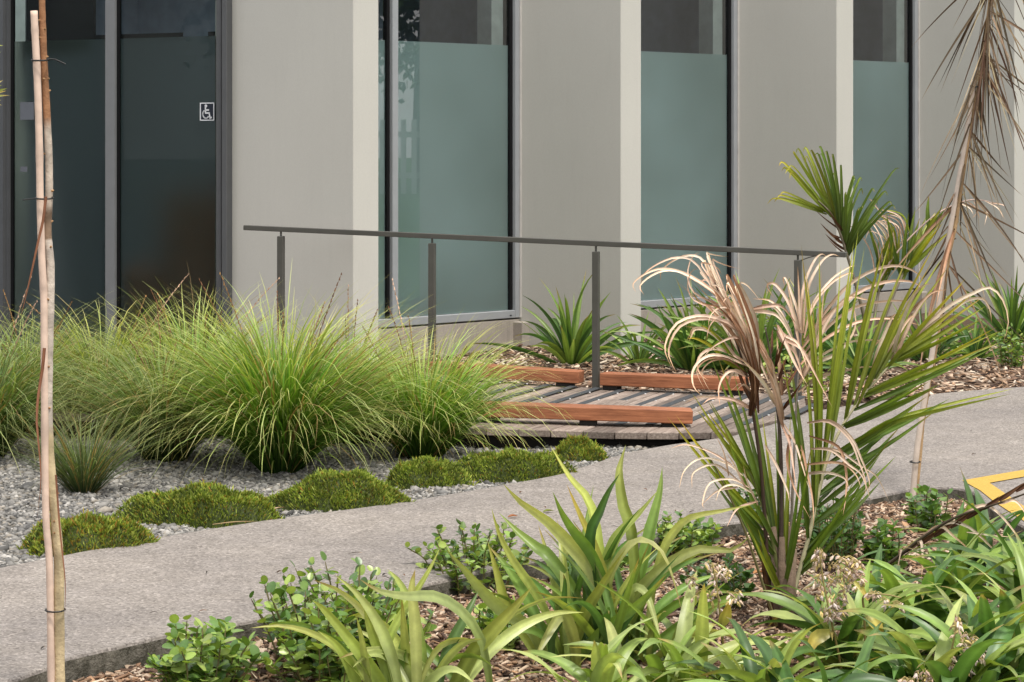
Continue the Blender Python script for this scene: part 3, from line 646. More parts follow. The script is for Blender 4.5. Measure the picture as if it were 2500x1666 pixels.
# ------------------------------------------------------------------ cushion plants along the path
def cushion(label, x0, x1, yt, yb, n, yellow=.12):
    c = G((x0 + x1) / 2, yb - (yb - yt) * .12, -.03); q = F / c[1]
    rx = (x1 - x0) / 2 / q * 1.06; hh = min(.22, (yb - yt) / q * .78); ry = max(.10, ((yb - yt) / q - hh * .5) * 1.25)
    ry = min(ry, rx * .95)
    t = thing('cushion_plant', label, 'ground cover', (c[0], c[1] + ry * .72, -.03), 'mossy cushion plants along the footpath edge')
    ph_ = [random.uniform(0, 6.28) for _ in range(6)]
    def rad(a): return 1 + .12 * math.sin(2 * a + ph_[0]) + .11 * math.sin(3 * a + ph_[1]) + .08 * math.sin(7 * a + ph_[2])
    def hgt(r, a): return hh * max(0, 1 - r ** 2.4) ** .75 * (1 + .16 * math.sin(4 * a + ph_[3]) * r + .13 * math.sin(9 * r + ph_[4]) + .10 * math.sin(11 * a + ph_[5]) * r)
    mb = MB(); v = []; nr, na = 7, 28
    for i in range(nr + 1):
        for k in range(na):
            a = 2 * math.pi * k / na; r = i / nr; v.append((r * rx * rad(a) * math.cos(a), r * ry * rad(a) * math.sin(a), hgt(r, a) * .9 - .012))
    f = [(i * na + k, i * na + (k + 1) % na, (i + 1) * na + (k + 1) % na, (i + 1) * na + k) for i in range(nr) for k in range(na)]
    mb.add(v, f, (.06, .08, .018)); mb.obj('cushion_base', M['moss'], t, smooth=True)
    V = []; Fc = []; C = []; b = 0
    for _ in range(n):
        a = random.uniform(0, 6.28); r = math.sqrt(random.random()) * 1.03
        px_, py_ = r * rx * rad(a) * math.cos(a), r * ry * rad(a) * math.sin(a); p = np.array([px_, py_, hgt(min(r, 1), a) * .9 - .008])
        out = np.array([px_ / rx * .55, py_ / ry * .55, .8]); d = nrm(out + np.array([random.gauss(0, .35), random.gauss(0, .35), 0]))
        l_ = random.uniform(.010, .024); w_ = random.uniform(.0019, .0036)
        if random.random() < .08: l_ *= 1.9
        pt = .5 + .5 * math.sin(px_ * 31 + ph_[1]) * math.sin(py_ * 37 + ph_[2])
        base = random.choice(((.23, .31, .05), (.31, .39, .07), (.14, .20, .03), (.42, .46, .10)))
        if random.random() < yellow: base = random.choice(((.42, .34, .06), (.38, .22, .05)))
        base = np.array(base) * (.65 + .6 * pt)
        for q_ in range(2):
            s = nrm(np.cross(d, (random.gauss(0, 1), random.gauss(0, 1), random.gauss(0, 1))))
            V += [p - s * w_ * .4, p + d * l_ * .6 - s * w_, p + d * l_, p + d * l_ * .6 + s * w_]; Fc.append((b, b + 1, b + 2, b + 3)); b += 4
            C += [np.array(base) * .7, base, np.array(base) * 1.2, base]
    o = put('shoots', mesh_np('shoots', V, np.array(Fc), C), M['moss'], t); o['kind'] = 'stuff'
k_ = 1.0625
for lb, x0, x1, yt, yb, n, yl in (
    ('yellow flecked mossy cushion nearest the bamboo stake', 38, 345, 1180, 1288, 4200, .22),
    ('broad olive mossy cushion with a bark strip at its foot', 288, 640, 1112, 1222, 5200, .08),
    ('rounded olive mossy cushion below the largest grass tussock', 630, 935, 1084, 1188, 5200, .06),
    ('low dark green mossy cushion threaded with fallen grass blades', 885, 1065, 1050, 1132, 3000, .03),
    ('long green mossy cushion below the front deck beam', 1045, 1310, 1030, 1115, 4200, .05),
    ('smallest upright mossy cushion close to the deck edge', 1268, 1388, 1004, 1064, 2000, .15)):
    cushion(lb, x0 * k_, x1 * k_, yt * k_, yb * k_, int(n * 1.7), yl)

# ------------------------------------------------------------------ flax and lily clumps in front
def hero(root, lst, zb, z0=-.07):
    for pts, wpx, pal, zoff, kw in lst:
        Zb = F * (CH - z0) / (pts[0][1] - HOR) if zb is None else zb
        if zoff is None: zoff = random.uniform(-.22, .25)
        ln = pxline(pts, Zb, Zb + zoff)
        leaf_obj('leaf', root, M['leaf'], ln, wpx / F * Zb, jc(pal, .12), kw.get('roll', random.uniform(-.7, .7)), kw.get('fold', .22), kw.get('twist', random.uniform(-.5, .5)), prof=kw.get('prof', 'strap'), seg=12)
FZ = F * 1.67 / (1625 - HOR)
flax = thing('flax_clump', 'tall yellow green flax with upright sword leaves in the middle of the foreground', 'plant', (G(1450, 1625, -.07)), 'strap leaved plants in the foreground bed')
b1 = (1468, 1625)
hero(flax, [
 ([(1490, 1625), (1470, 1420), (1441, 1241), (1388, 1166), (1343, 1087)], 36, YG, .1, {}),
 ([(1500, 1625), (1480, 1480), (1448, 1398), (1388, 1323), (1336, 1271), (1272, 1226), (1228, 1181)], 42, PALE, -.1, {'roll': .3}),
 ([(1505, 1625), (1480, 1440), (1444, 1349), (1403, 1297), (1373, 1252), (1349, 1200)], 36, GR, -.15, {}),
 ([(1510, 1625), (1490, 1460), (1448, 1334), (1422, 1278), (1400, 1226), (1383, 1181)], 30, YEL, .0, {}),
 ([(1440, 1625), (1410, 1470), (1343, 1364), (1310, 1338), (1261, 1297), (1218, 1252)], 38, GR, .15, {'roll': .2}),
 ([(1370, 1625), (1340, 1520), (1299, 1443), (1272, 1405), (1239, 1353), (1214, 1297), (1200, 1241)], 36, YG, -.1, {}),
 ([(1385, 1625), (1370, 1500), (1360, 1416), (1381, 1349), (1407, 1289)], 32, YG, .2, {}),
 ([(1545, 1620), (1552, 1450), (1541, 1297), (1522, 1237), (1512, 1166), (1516, 1130), (1528, 1086)], 34, YG, .12, {'roll': .1}),
 ([(1480, 1625), (1450, 1450), (1443, 1312), (1466, 1252), (1488, 1200), (1514, 1155)], 34, DKG, -.12, {'roll': .5}),
 ([(1550, 1620), (1555, 1450), (1582, 1319), (1597, 1259), (1612, 1196), (1617, 1140)], 36, GR, .1, {'roll': .2}),
 ([(1450, 1625), (1460, 1450), (1492, 1342), (1518, 1297), (1559, 1256), (1608, 1196)], 34, YG, .05, {}),
 ([(1575, 1620), (1590, 1450), (1615, 1349), (1645, 1297), (1686, 1263), (1761, 1248), (1843, 1231)], 26, PALE, -.2, {}),
 ([(1500, 1625), (1530, 1500), (1574, 1428), (1642, 1372), (1709, 1342), (1784, 1345), (1832, 1308)], 34, PALE, -.25, {}),
 ([(1540, 1625), (1640, 1545), (1724, 1491), (1787, 1458), (1847, 1446)], 36, GR, .0, {}),
 ([(1480, 1625), (1485, 1440), (1518, 1360), (1563, 1323), (1612, 1349), (1642, 1416), (1664, 1491)], 36, PALE, -.22, {'roll': .9}),
 ([(1470, 1625), (1520, 1500), (1545, 1440), (1575, 1450), (1600, 1520), (1615, 1581)], 28, PALE, -.25, {}),
 ([(1400, 1625), (1462, 1551), (1559, 1476), (1628, 1401)], 34, GR, -.3, {}),
 ([(1391, 1625), (1425, 1510), (1473, 1428), (1529, 1338)], 34, YG, -.25, {}),
 ([(1340, 1630), (1300, 1540), (1224, 1487), (1179, 1443), (1134, 1390), (1086, 1338)], 40, PALE, -.2, {'roll': .3}),
 ([(1330, 1630), (1290, 1560), (1240, 1480), (1215, 1400), (1190, 1320)], 36, YG, .05, {}),
 ([(1350, 1630), (1320, 1540), (1290, 1470), (1240, 1390), (1190, 1330)], 36, GR, .1, {}),
 ([(1420, 1625), (1400, 1500), (1400, 1400), (1415, 1330)], 30, DKG, .2, {}),
 ([(1520, 1625), (1520, 1480), (1500, 1380), (1510, 1300)], 34, DKG, .2, {}),
 ([(1560, 1620), (1600, 1500), (1680, 1430), (1760, 1400)], 32, GR, .15, {}),
 ([(1580, 1620), (1660, 1560), (1740, 1540), (1800, 1560)], 32, PALE, -.1, {}),
 ([(1370, 1630), (1330, 1560), (1280, 1540), (1230, 1560)], 28, GR, -.2, {}),
 ([(1435, 1625), (1440, 1500), (1470, 1400), (1480, 1330)], 34, GR, .1, {}),
 ([(1350, 1640), (1345, 1560), (1370, 1500), (1378, 1430), (1375, 1400)], 26, DKG, -.1, {}),
 ([(1410, 1640), (1402, 1560), (1372, 1500), (1330, 1562), (1300, 1625)], 36, PALE, -.3, {'roll': .5}),
], None)
for _ in range(34):
    a = random.uniform(0, 6.28); b = np.array(flax.location) + np.array([random.uniform(-.10, .12), random.uniform(-.1, .15), 0])
    leaf_obj('leaf', flax, M['leaf'], arch(b, a, random.uniform(.4, .6), R(random.uniform(50, 85)), R(random.uniform(10, 80))), random.uniform(.03, .042), jc(random.choice((GR, DKG, YG))), random.uniform(-1, 1), .25)
fl2 = thing('flax_clump', 'pale sword leaved flax cut by the bottom edge, left of the tall one', 'plant', (G(1010, 1720, -.07)), 'strap leaved plants in the foreground bed')
hero(fl2, [
 ([(1200, 1720), (1176, 1570), (1122, 1492), (1059, 1458), (1000, 1458), (930, 1446), (876, 1413)], 42, PALE, -.35, {'roll': -.7, 'twist': .3, 'fold': .10}),
 ([(1085, 1720), (1149, 1603), (1198, 1547), (1254, 1487), (1299, 1433)], 46, YG, -.1, {'roll': .1}),
 ([(945, 1720), (940, 1610), (958, 1544), (1000, 1473), (1048, 1394), (1074, 1338)], 28, YG, .05, {'roll': .2}),
 ([(1018, 1720), (1016, 1600), (1012, 1510), (1005, 1435), (1014, 1390)], 36, PALE, .0, {'roll': .1}),
 ([(965, 1720), (945, 1640), (917, 1566), (898, 1510), (891, 1470)], 32, YG, .0, {}),
 ([(930, 1740), (880, 1690), (850, 1620), (815, 1570), (775, 1540)], 34, YG, -.1, {}),
 ([(955, 1740), (935, 1680), (890, 1610), (800, 1500), (762, 1465)], 38, YG, -.2, {'roll': .3}),
 ([(1060, 1720), (1090, 1600), (1138, 1502), (1168, 1443)], 34, DKG, .15, {}),
 ([(1030, 1720), (1080, 1620), (1130, 1570), (1180, 1560)], 30, PALE, -.1, {}),
 ([(1000, 1730), (1060, 1660), (1110, 1640), (1160, 1670)], 40, PALE, -.25, {'roll': .8}),
 ([(980, 1730), (975, 1640), (985, 1570), (990, 1530)], 30, GR, .1, {}),
 ([(1000, 1730), (1060, 1590), (1130, 1560), (1190, 1590)], 24, PALE, .1, {}),
], F * 1.67 / (1720 - HOR))

LILY = ((.14, .20, .045), (.19, .28, .06), (.22, .30, .07)); LILYD = ((.045, .09, .022), (.065, .14, .034), (.09, .165, .04)); LILYP = ((.22, .28, .09), (.32, .38, .13), (.34, .38, .13))
def lily(label, x, y, n, ln=.5, wd=.06, pals=(LILY, LILYP, LILYD), z0=-.07, name='lily_clump', el=(34, 82), droop=(45, 115), group='broad leaved lilies in the foreground bed', prof='lily', fold=.13, z=None):
    b = G(x, y, z0); t = thing(name, label, 'plant', b, group)
    n = int(n * 1.3); wd = wd * .8
    for i in range(n):
        a = random.uniform(0, 6.28); q = (i + .5) / n
        e = R(el[1] - (el[1] - el[0]) * q + random.gauss(0, 6)); d = R(random.uniform(*droop))
        bb = b + np.array([random.gauss(0, .055), random.gauss(0, .055), 0])
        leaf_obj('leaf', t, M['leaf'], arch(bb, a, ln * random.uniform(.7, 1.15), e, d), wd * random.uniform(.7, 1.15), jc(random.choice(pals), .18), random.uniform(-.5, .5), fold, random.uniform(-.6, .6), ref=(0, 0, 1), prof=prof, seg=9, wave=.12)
    return t
lily('leafy lily clump with the tallest dried flower stalk rising from it', 2075, 1650, 27, .46, .076, (LILY, LILYD, LILYP))
lily('lily clump of broad pale leaves directly below the palm stem, at the bottom edge', 1830, 1760, 24, .38, .066, (LILYP, LILY))
lily('lush lily clump to the right of the tallest flower stalk', 2230, 1590, 28, .47, .078, (LILY, LILYD, LILYD))
lily('dark green lily clump under the dead frond near the yellow marking', 2420, 1425, 28, .48, .088, (LILYD, LILYD, LILY))
lily('lily clump in the bottom right corner', 2440, 1690, 28, .48, .078, (LILYP, LILY, LILYD))
lily('pale lily clump at the bottom edge between the tall flax and the palm', 1660, 1720, 23, .44, .066, (LILYP, LILY, LILYP))
lily('lily clump at the bottom edge beside the drooping seed heads', 2250, 1730, 24, .42, .074, (LILY, LILYD, LILYP))
lily('low lily clump at the bottom edge right under the tall flax', 1480, 1745, 19, .40, .06, (LILYP, LILY))
lily('deep green lily clump cut by the right edge below the dead frond', 2540, 1540, 24, .5, .08, (LILYD, LILY))
lily('dark lily clump half hidden behind the lush one', 2310, 1500, 22, .44, .074, (LILYD, LILY))

lily('pale lily clump at the bottom edge, just left of the tallest flower stalk', 1950, 1790, 22, .40, .07, (LILY, LILYD))
lily('small lily clump with arching leaves between palm stem and lush clump', 2130, 1530, 16, .36, .062, (LILY, LILYD))
lily('lily clump at the bottom edge beside the short seed head', 2340, 1740, 24, .46, .074, (LILY, LILYD))
lily('young lily clump at the right foot of the tall flax', 1610, 1620, 16, .38, .05, (LILY, LILYP))
lily('lily clump pressed against the right edge at mid height', 2520, 1640, 22, .48, .076, (LILY, LILYP))
for _ in range(16):
    a = random.uniform(0, 6.28); b = np.array(fl2.location) + np.array([random.uniform(-.14, .16), random.uniform(-.05, .2), 0])
    leaf_obj('leaf', fl2, M['leaf'], arch(b, a, random.uniform(.35, .55), R(random.uniform(45, 85)), R(random.uniform(10, 90))), random.uniform(.03, .045), jc(random.choice((YG, PALE, GR))), random.uniform(-1, 1), .2)
# ------------------------------------------------------------------ strap plants against the building
def strap_clump(label, x, y, n, hgt, wd, z0=-.02, fixed=None):
    b = G(x, y, z0); t = thing('strap_plant', label, 'plant', b, 'dark strap leaved plants against the building')
    for i in range(n):
        a = i * 2.399 + random.gauss(0, .3); q = (i + .5) / n
        leaf_obj('leaf', t, M['leaf'], arch(b + np.array([.07 * math.cos(a) * q, .07 * math.sin(a) * q, 0]), a, hgt * random.uniform(.7, 1.2), R(88 - 58 * q + random.gauss(0, 7)), R(random.uniform(8, 75))), wd * random.uniform(.75, 1.2), jc(random.choice((LILYD, LILYD, GR, LILY)), .2), random.uniform(-1, 1), .25, random.uniform(-.5, .5), seg=8)
    return t
strap_clump('dark strap leaved plant directly behind the handrail post on the deck', 1395, 893, 40, .66, .046)
strap_clump('bright strap leaved plant below the second window beside the concrete plinth', 1690, 905, 56, .64, .044)
strap_clump('small strap plant between the handrail post and the second window', 1560, 892, 20, .36, .028)
strap_clump('strap leaved plant behind the large palm', 1850, 915, 48, .68, .048)
strap_clump('strap leaved plant beyond the fourth handrail post', 1975, 905, 48, .72, .05)
strap_clump('strap leaved plant behind the foot of the lancewood stake', 2260, 882, 50, .46, .036)
strap_clump('strap leaved plant by the last fin at the right edge', 2470, 838, 52, .68, .045)
strap_clump('strap leaved plant tucked behind the dead palm fronds', 1770, 905, 44, .58, .044)
strap_clump('broad green strap plant at the right end of the rear bed', 2380, 880, 34, .34, .034)
strap_clump('low strap plant in front of the small rear palm', 2110, 922, 44, .44, .036)

# ------------------------------------------------------------------ round leaved ground cover
def round_leaf_mesh(k, c):
    n = 10; V = [(0, 0, 0)]; C = [np.array(c) * 1.1]; ww = random.uniform(.68, .85)
    for i in range(n):
        a = 2 * math.pi * i / n; x = .5 + .5 * math.cos(a); y = ww * .5 * math.sin(a) * (1 - .12 * math.cos(a))
        V.append((x, y, .10 * abs(y) * 2 - .10 * (x - .4) ** 2)); C.append(np.array(c) * random.uniform(.85, 1.1))
    V[0] = (.5, 0, .0)
    f = [(0, 1 + i, 1 + (i + 1) % n) for i in range(n)]
    me = mesh_np('leaf', V, f, C, True); me.materials.append(M['round']); return me
RLM = [round_leaf_mesh(k, c) for k, c in enumerate(((.15, .25, .05), (.21, .32, .065), (.11, .20, .045), (.27, .37, .085), (.085, .165, .045), (.33, .42, .10)))]
RLD = [round_leaf_mesh(k, c) for k, c in enumerate(((.035, .085, .02), (.05, .11, .025), (.07, .14, .03)))]
def shrub(label, x0, x1, yt, yb, nst, leaf=.032, meshes=RLM, z0=-.07, dep=.30, per=(9, 15), group='round leaved ground cover shrubs'):
    b = G((x0 + x1) / 2, yb, z0); q = F / b[1]; rx = (x1 - x0) / 2 / q; hh = (yb - yt) / q
    t = thing('ground_cover_shrub', label, 'shrub', b, group); mb = MB(); rest = MB(); made = []
    hh = max(.08, min(hh - dep * .45 * (yb - HOR) / F, .32))
    for s in range(nst):
        a = random.uniform(0, 6.28); r = math.sqrt(random.random()); ex = r * rx * math.cos(a) * random.uniform(.8, 1.25); ey = dep * .5 + r * dep * .75 * math.sin(a)
        st = np.array([ex * .6, ey * .85, 0.0]); en = np.array([ex, ey, hh * random.uniform(.3, 1.15) * (1 - .2 * r * r)])
        pts = crv([st, (st + en) / 2 + np.array([random.gauss(0, .012), random.gauss(0, .012), .02]), en], 4)
        mb.tube(pts, [.0026] * (len(pts) - 1) + [.0012], 5, (.12, .10, .035), False)
        k = random.randint(*per)
        for i in range(k):
            u = .10 + .9 * i / (k - 1); j = min(len(pts) - 1, int(round(u * (len(pts) - 1)))); p = pts[j]
            az = i * 2.2 + random.gauss(0, .4) + s; el = R(random.uniform(-5, 45) + 25 * (i > k - 3)); sc_ = leaf * random.uniform(.7, 1.2) * (.8 if i >= k - 2 else 1)
            made.append((p[2] * .6 - p[1] * .5 + random.gauss(0, .02), p + np.array([0, 0, .003 * i / k]), sc_, (random.gauss(0, .35), -el, az)))
    made.sort(key=lambda q: -q[0])
    from mathutils import Euler
    for i, (_, p, sc_, ro) in enumerate(made):
        me = random.choice(meshes)
        if i < 260:
            o = put('leaf', me, None, t, loc=p); o.scale = (sc_,) * 3; o.rotation_euler = ro
        else:
            mx = np.array(Euler(ro).to_matrix()) * sc_; v = np.array([w_.co for w_ in me.vertices]) @ mx.T + p
            c = np.empty(len(v) * 4, np.float32); me.color_attributes['col'].data.foreach_get('color', c)
            rest.add(v, [list(f.vertices) for f in me.polygons], c.reshape(-1, 4)[:, :3])
    mb.obj('stems', M['stake'], t, kind='stuff')
    if rest.n: o = rest.obj('inner_leaves', M['round'], t, smooth=True); o['kind'] = 'stuff'
    return t
shrub('large bright round leaved shrub sprawling over the kerb beside the pale flax', 600, 1040, 1405, 1680, 120, .043, dep=.55)
shrub('round leaved shrub spilling onto the path behind the pale flax', 1015, 1300, 1292, 1450, 56, .037, dep=.45)
shrub('round leaved shrub at the bottom left between kerb and picture edge', 365, 600, 1525, 1710, 46, .048, dep=.4)
shrub('short row of round leaves along the kerb left of the palm', 1590, 1765, 1268, 1365, 34, .036, dep=.28)
shrub('dark fine leaved shrub at the right foot of the palm', 1985, 2135, 1215, 1390, 60, .030, RLD, dep=.45)
shrub('upright round leaved shrub beside the foot of the lancewood stake', 2195, 2330, 1190, 1310, 15, .047, (RLM[4], RLM[2], RLM[0]), dep=.2)
shrub('round leaved shrub between the palm and the dead frond', 2110, 2230, 1270, 1390, 16, .046, (RLM[4], RLM[2], RLM[0]), dep=.2)
shrub('low dark shrub under the right side of the tall flax', 1660, 1860, 1380, 1500, 34, .032, RLD, dep=.35)
shrub('small dark shrub behind the palm stem', 1790, 1900, 1190, 1300, 18, .032, RLD, dep=.3)
shrub('round leaved shrub filling the gap between the pale flax and the tall flax', 1130, 1330, 1480, 1600, 36, .038, dep=.35)
shrub('low round leaved shrub in front of the kerb behind the tall flax', 1330, 1560, 1350, 1430, 34, .036, dep=.25)
shrub('small bright leafy shrub at the right edge of the rear bed', 2440, 2520, 800, 905, 22, .045, RLM, -.02, .4)
shrub('yellow green fine shrub in the rear bed behind the palm', 1890, 2070, 860, 960, 16, .05, (RLM[3], RLM[5], RLM[1]), -.02, .4)

# ------------------------------------------------------------------ large young palm (green and dead fronds)
PGc = ((.10, .125, .014), (.175, .21, .02), (.31, .32, .045)); PDk = ((.05, .08, .012), (.09, .145, .02), (.15, .21, .028))
TIPY = ((.11, .145, .014), (.21, .255, .022), (.45, .36, .04))
DEAD = ((.34, .22, .15), (.58, .44, .35), (.58, .40, .28)); DEADB = ((.16, .085, .045), (.36, .22, .14), (.50, .34, .23)); DEADP = ((.42, .30, .22), (.66, .55, .44), (.58, .37, .22)); BRN = ((.05, .022, .012), (.085, .04, .02), (.12, .06, .03))
PB = G(1912, 1528, -.07); PZ = PB[1]
palm = thing('young_palm', 'young palm with green feather fronds and curled dead pink fronds in the foreground', 'palm', PB)
def frond(root, rach, Z0, Z1, rad, rcol, leaflets, wpx, name='frond', dup=0.0):
    mb = MB(); pts = crv(pxline(rach, Z0, Z1), 5); n = len(pts)
    mb.tube(pts, [rad * (1 - .75 * i / (n - 1)) for i in range(n)], 6, np.array([np.array(rcol) * random.uniform(.85, 1.15) for _ in range(n)]))
    fr = mb.obj(name, M['stake'], smooth=True); keep(fr, root)
    rp = crv([np.array([*p, 0.]) for p in rach], 8)[:, :2]
    leaflets = leaflets + [shifted(p, pal, kw) for p, pal, zo, kw in leaflets if random.random() < dup]
    for pts_, pal, zo, kw in leaflets:
        i = int(np.argmin(((rp - np.array(pts_[0])) ** 2).sum(1))); Za = Z0 + (Z1 - Z0) * i / (len(rp) - 1)
        zo = random.uniform(-.2, .2) if zo is None else zo
        ln = pxline(pts_, Za, Za + zo)
        v, f, c = ribbon(ln, kw.get('w', wpx) * (.72 if kw.get('w', wpx) > 16 and 'm' not in kw else 1) / F * Za, jc(pal, .12), kw.get('roll', random.uniform(-.5, .5)), kw.get('fold', .3), kw.get('twist', random.uniform(-.4, .4)), prof=kw.get('prof', 'pin'), seg=kw.get('seg', 10))
        put('leaflet', mesh_np('leaflet', v, f, c, True), kw.get('m', M['leaf']), fr)
    return fr
def shifted(p, pal, kw):      # a neighbour of a leaflet: same sweep, fanned out a little
    dx, dy, n = random.gauss(0, 24), random.gauss(0, 20), len(p) - 1
    return ([(x + dx * (.15 + i / n), y + dy * (.15 + i / n)) for i, (x, y) in enumerate(p)], pal, random.uniform(-.3, .3), kw)
def st(b, t, bend=0.0):
    mx, my = (b[0] + t[0]) / 2 + bend, (b[1] + t[1]) / 2
    return [b, (mx, my), t]
r1 = [(1922, 1520), (1945, 1420), (1975, 1310), (1995, 1220), (2020, 1120), (2057, 1040), (2105, 970), (2160, 906), (2200, 862), (2235, 815)]
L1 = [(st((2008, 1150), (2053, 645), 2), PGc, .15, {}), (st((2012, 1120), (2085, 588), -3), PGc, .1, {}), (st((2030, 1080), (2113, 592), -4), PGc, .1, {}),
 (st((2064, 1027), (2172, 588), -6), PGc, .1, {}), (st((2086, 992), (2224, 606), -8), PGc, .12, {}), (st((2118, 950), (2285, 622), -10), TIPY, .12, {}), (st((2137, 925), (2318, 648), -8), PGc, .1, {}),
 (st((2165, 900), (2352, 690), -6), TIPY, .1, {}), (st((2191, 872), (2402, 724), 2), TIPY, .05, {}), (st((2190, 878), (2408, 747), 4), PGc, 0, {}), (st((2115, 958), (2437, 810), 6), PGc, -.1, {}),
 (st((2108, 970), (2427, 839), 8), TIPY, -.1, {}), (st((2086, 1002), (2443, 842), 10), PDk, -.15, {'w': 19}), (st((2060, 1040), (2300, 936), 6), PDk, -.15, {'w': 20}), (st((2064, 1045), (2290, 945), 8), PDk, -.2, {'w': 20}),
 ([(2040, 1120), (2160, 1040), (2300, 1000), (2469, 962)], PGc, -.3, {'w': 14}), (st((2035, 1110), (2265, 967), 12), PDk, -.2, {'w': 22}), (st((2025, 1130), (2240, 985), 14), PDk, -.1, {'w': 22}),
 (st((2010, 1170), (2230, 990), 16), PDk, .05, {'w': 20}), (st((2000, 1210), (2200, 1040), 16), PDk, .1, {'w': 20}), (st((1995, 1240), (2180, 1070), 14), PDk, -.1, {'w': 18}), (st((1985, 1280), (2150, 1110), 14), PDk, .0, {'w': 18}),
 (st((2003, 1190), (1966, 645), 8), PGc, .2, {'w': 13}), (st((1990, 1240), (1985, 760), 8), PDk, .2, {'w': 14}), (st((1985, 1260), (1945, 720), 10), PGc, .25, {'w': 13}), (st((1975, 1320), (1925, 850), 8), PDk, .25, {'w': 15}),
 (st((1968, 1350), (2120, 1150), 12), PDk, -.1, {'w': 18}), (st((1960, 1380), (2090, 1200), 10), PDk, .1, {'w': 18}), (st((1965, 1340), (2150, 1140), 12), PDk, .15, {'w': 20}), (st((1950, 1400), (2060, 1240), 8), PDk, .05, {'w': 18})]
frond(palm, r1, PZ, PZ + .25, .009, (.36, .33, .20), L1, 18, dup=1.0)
r2_ = [(1915, 1520), (1900, 1400), (1880, 1300), (1850, 1200), (1810, 1110), (1770, 1040)]
L2 = [(st((1880, 1300), (1649, 1012), -10), TIPY, -.1, {'w': 13}), (st((1890, 1340), (1700, 1075), -10), PDk, -.1, {}), (st((1870, 1260), (1734, 868), 6), PDk, .15, {'w': 14}), (st((1860, 1220), (1725, 975), 4), PGc, .1, {}),
 (st((1890, 1330), (1790, 905), 6), PDk, .2, {}), (st((1900, 1390), (1832, 960), 4), PDk, .2, {}), (st((1905, 1420), (1860, 1010), 4), PGc, .2, {}), (st((1905, 1400), (1892, 1000), 4), PDk, .15, {}), (st((1912, 1440), (1930, 1010), 2), PGc, .1, {}),
 (st((1895, 1360), (1740, 1150), -6), PDk, -.2, {}), (st((1900, 1410), (1780, 1200), -6), PDk, -.2, {}), (st((1908, 1450), (1960, 1080), 4), PDk, -.1, {}), (st((1905, 1450), (1820, 1270), -4), PDk, -.2, {}), (st((1910, 1460), (1850, 1290), -3), PGc, -.15, {}),
 (st((1845, 1190), (1690, 960), -4), PGc, 0, {'w': 12}), (st((1830, 1150), (1700, 1000), -2), TIPY, .05, {'w': 11})]
frond(palm, r2_, PZ, PZ - .1, .009, (.16, .17, .06), L2, 19, dup=1.0)
def z4(*p): return [(1560 + x / 3.136, 600 + y / 3.136) for x, y in p]
def z6(*p): return [(1600 + x / 2.24, 600 + y / 2.24) for x, y in p]
D_ = {'m': M['dead'], 'prof': 'pin', 'seg': 14, 'fold': .35}
def dz(w=13, **k): q = dict(D_); q['w'] = w * .7; q['twist'] = random.uniform(-1.0, 1.0); q.update(k); return q
r3 = [(1890, 1530), (1875, 1400), (1868, 1280), (1858, 1150), (1845, 1050), (1830, 960), (1812, 880), (1785, 800), (1765, 740), (1745, 690)]
L3 = [(z4((850, 830), (690, 560), (450, 160), (300, 95), (150, 140), (40, 220), (10, 300)), DEADP, -.1, dz(12)), (z4((830, 760), (640, 420), (400, 240), (230, 190), (100, 230), (10, 310), (40, 380)), DEADP, -.15, dz(12)),
 (z4((820, 800), (760, 650), (600, 570), (450, 560), (310, 620), (240, 740), (230, 850), (290, 980)), DEADP, -.2, dz(14)), (z4((830, 960), (640, 740), (520, 650), (430, 640), (400, 690), (380, 740)), DEADP, -.1, dz(14)),
 (z4((840, 930), (700, 870), (570, 840), (470, 880), (410, 970), (420, 1080), (480, 1150)), DEADP, -.2, dz(13)), (z4((830, 960), (680, 900), (560, 780), (440, 715), (370, 710)), TIPY, -.1, dz(16)),
 (z4((800, 720), (700, 500), (600, 290), (535, 90), (545, 80)), DEADP, .05, dz(16)), (z4((720, 520), (620, 260), (560, 110), (600, 125), (680, 155), (780, 180)), DEADP, 0, dz(7)), (z4((900, 900), (860, 600), (760, 400), (680, 290), (720, 310), (790, 420)), DEADP, .1, dz(14)),
 (z4((760, 650), (600, 500), (420, 420), (370, 310), (400, 200), (470, 170)), DEAD, -.1, dz(8)), (z4((720, 560), (600, 380), (490, 280), (520, 270), (600, 330)), DEAD, 0, dz(10)), (z4((760, 640), (600, 330), (480, 160), (500, 130), (600, 170), (635, 230)), DEAD, .05, dz(9)),
 (z4((830, 1010), (720, 960), (650, 1000), (610, 1100), (620, 1230)), DEADP, -.15, dz(11)), (z4((870, 1250), (720, 1180), (560, 1170), (480, 1220)), DEAD, -.15, dz(13)), (z4((860, 1120), (800, 1060), (740, 1120)), DEAD, -.1, dz(9)),
 (z4((840, 1000), (700, 880), (560, 880), (480, 960), (500, 1040), (560, 1140)), DEADB, -.2, dz(7)), (z4((800, 720), (730, 700), (660, 720), (560, 780), (470, 880)), DEAD, -.2, dz(10)),
 (z4((790, 690), (700, 540), (610, 540), (540, 620), (515, 740)), DEADP, -.1, dz(9)), (z4((760, 620), (660, 470), (560, 420), (400, 250)), DEADB, -.05, dz(7))]
for _ in range(11):
    a = random.uniform(.0, 1); b0 = (850 + random.uniform(-30, 60) + 120 * a, 900 + 200 * a); t0 = (560 + random.uniform(-40, 120) + 150 * a, 250 + random.uniform(-80, 120) + 150 * a)
    L3.append((z4(b0, ((b0[0] + t0[0]) / 2 + random.uniform(-20, 50), (b0[1] + t0[1]) / 2 + random.uniform(-30, 30)), t0, (t0[0] - random.uniform(-30, 60), t0[1] + random.uniform(-60, 50))), random.choice((DEAD, DEADP, DEADB)), None, dz(random.uniform(11, 20))))
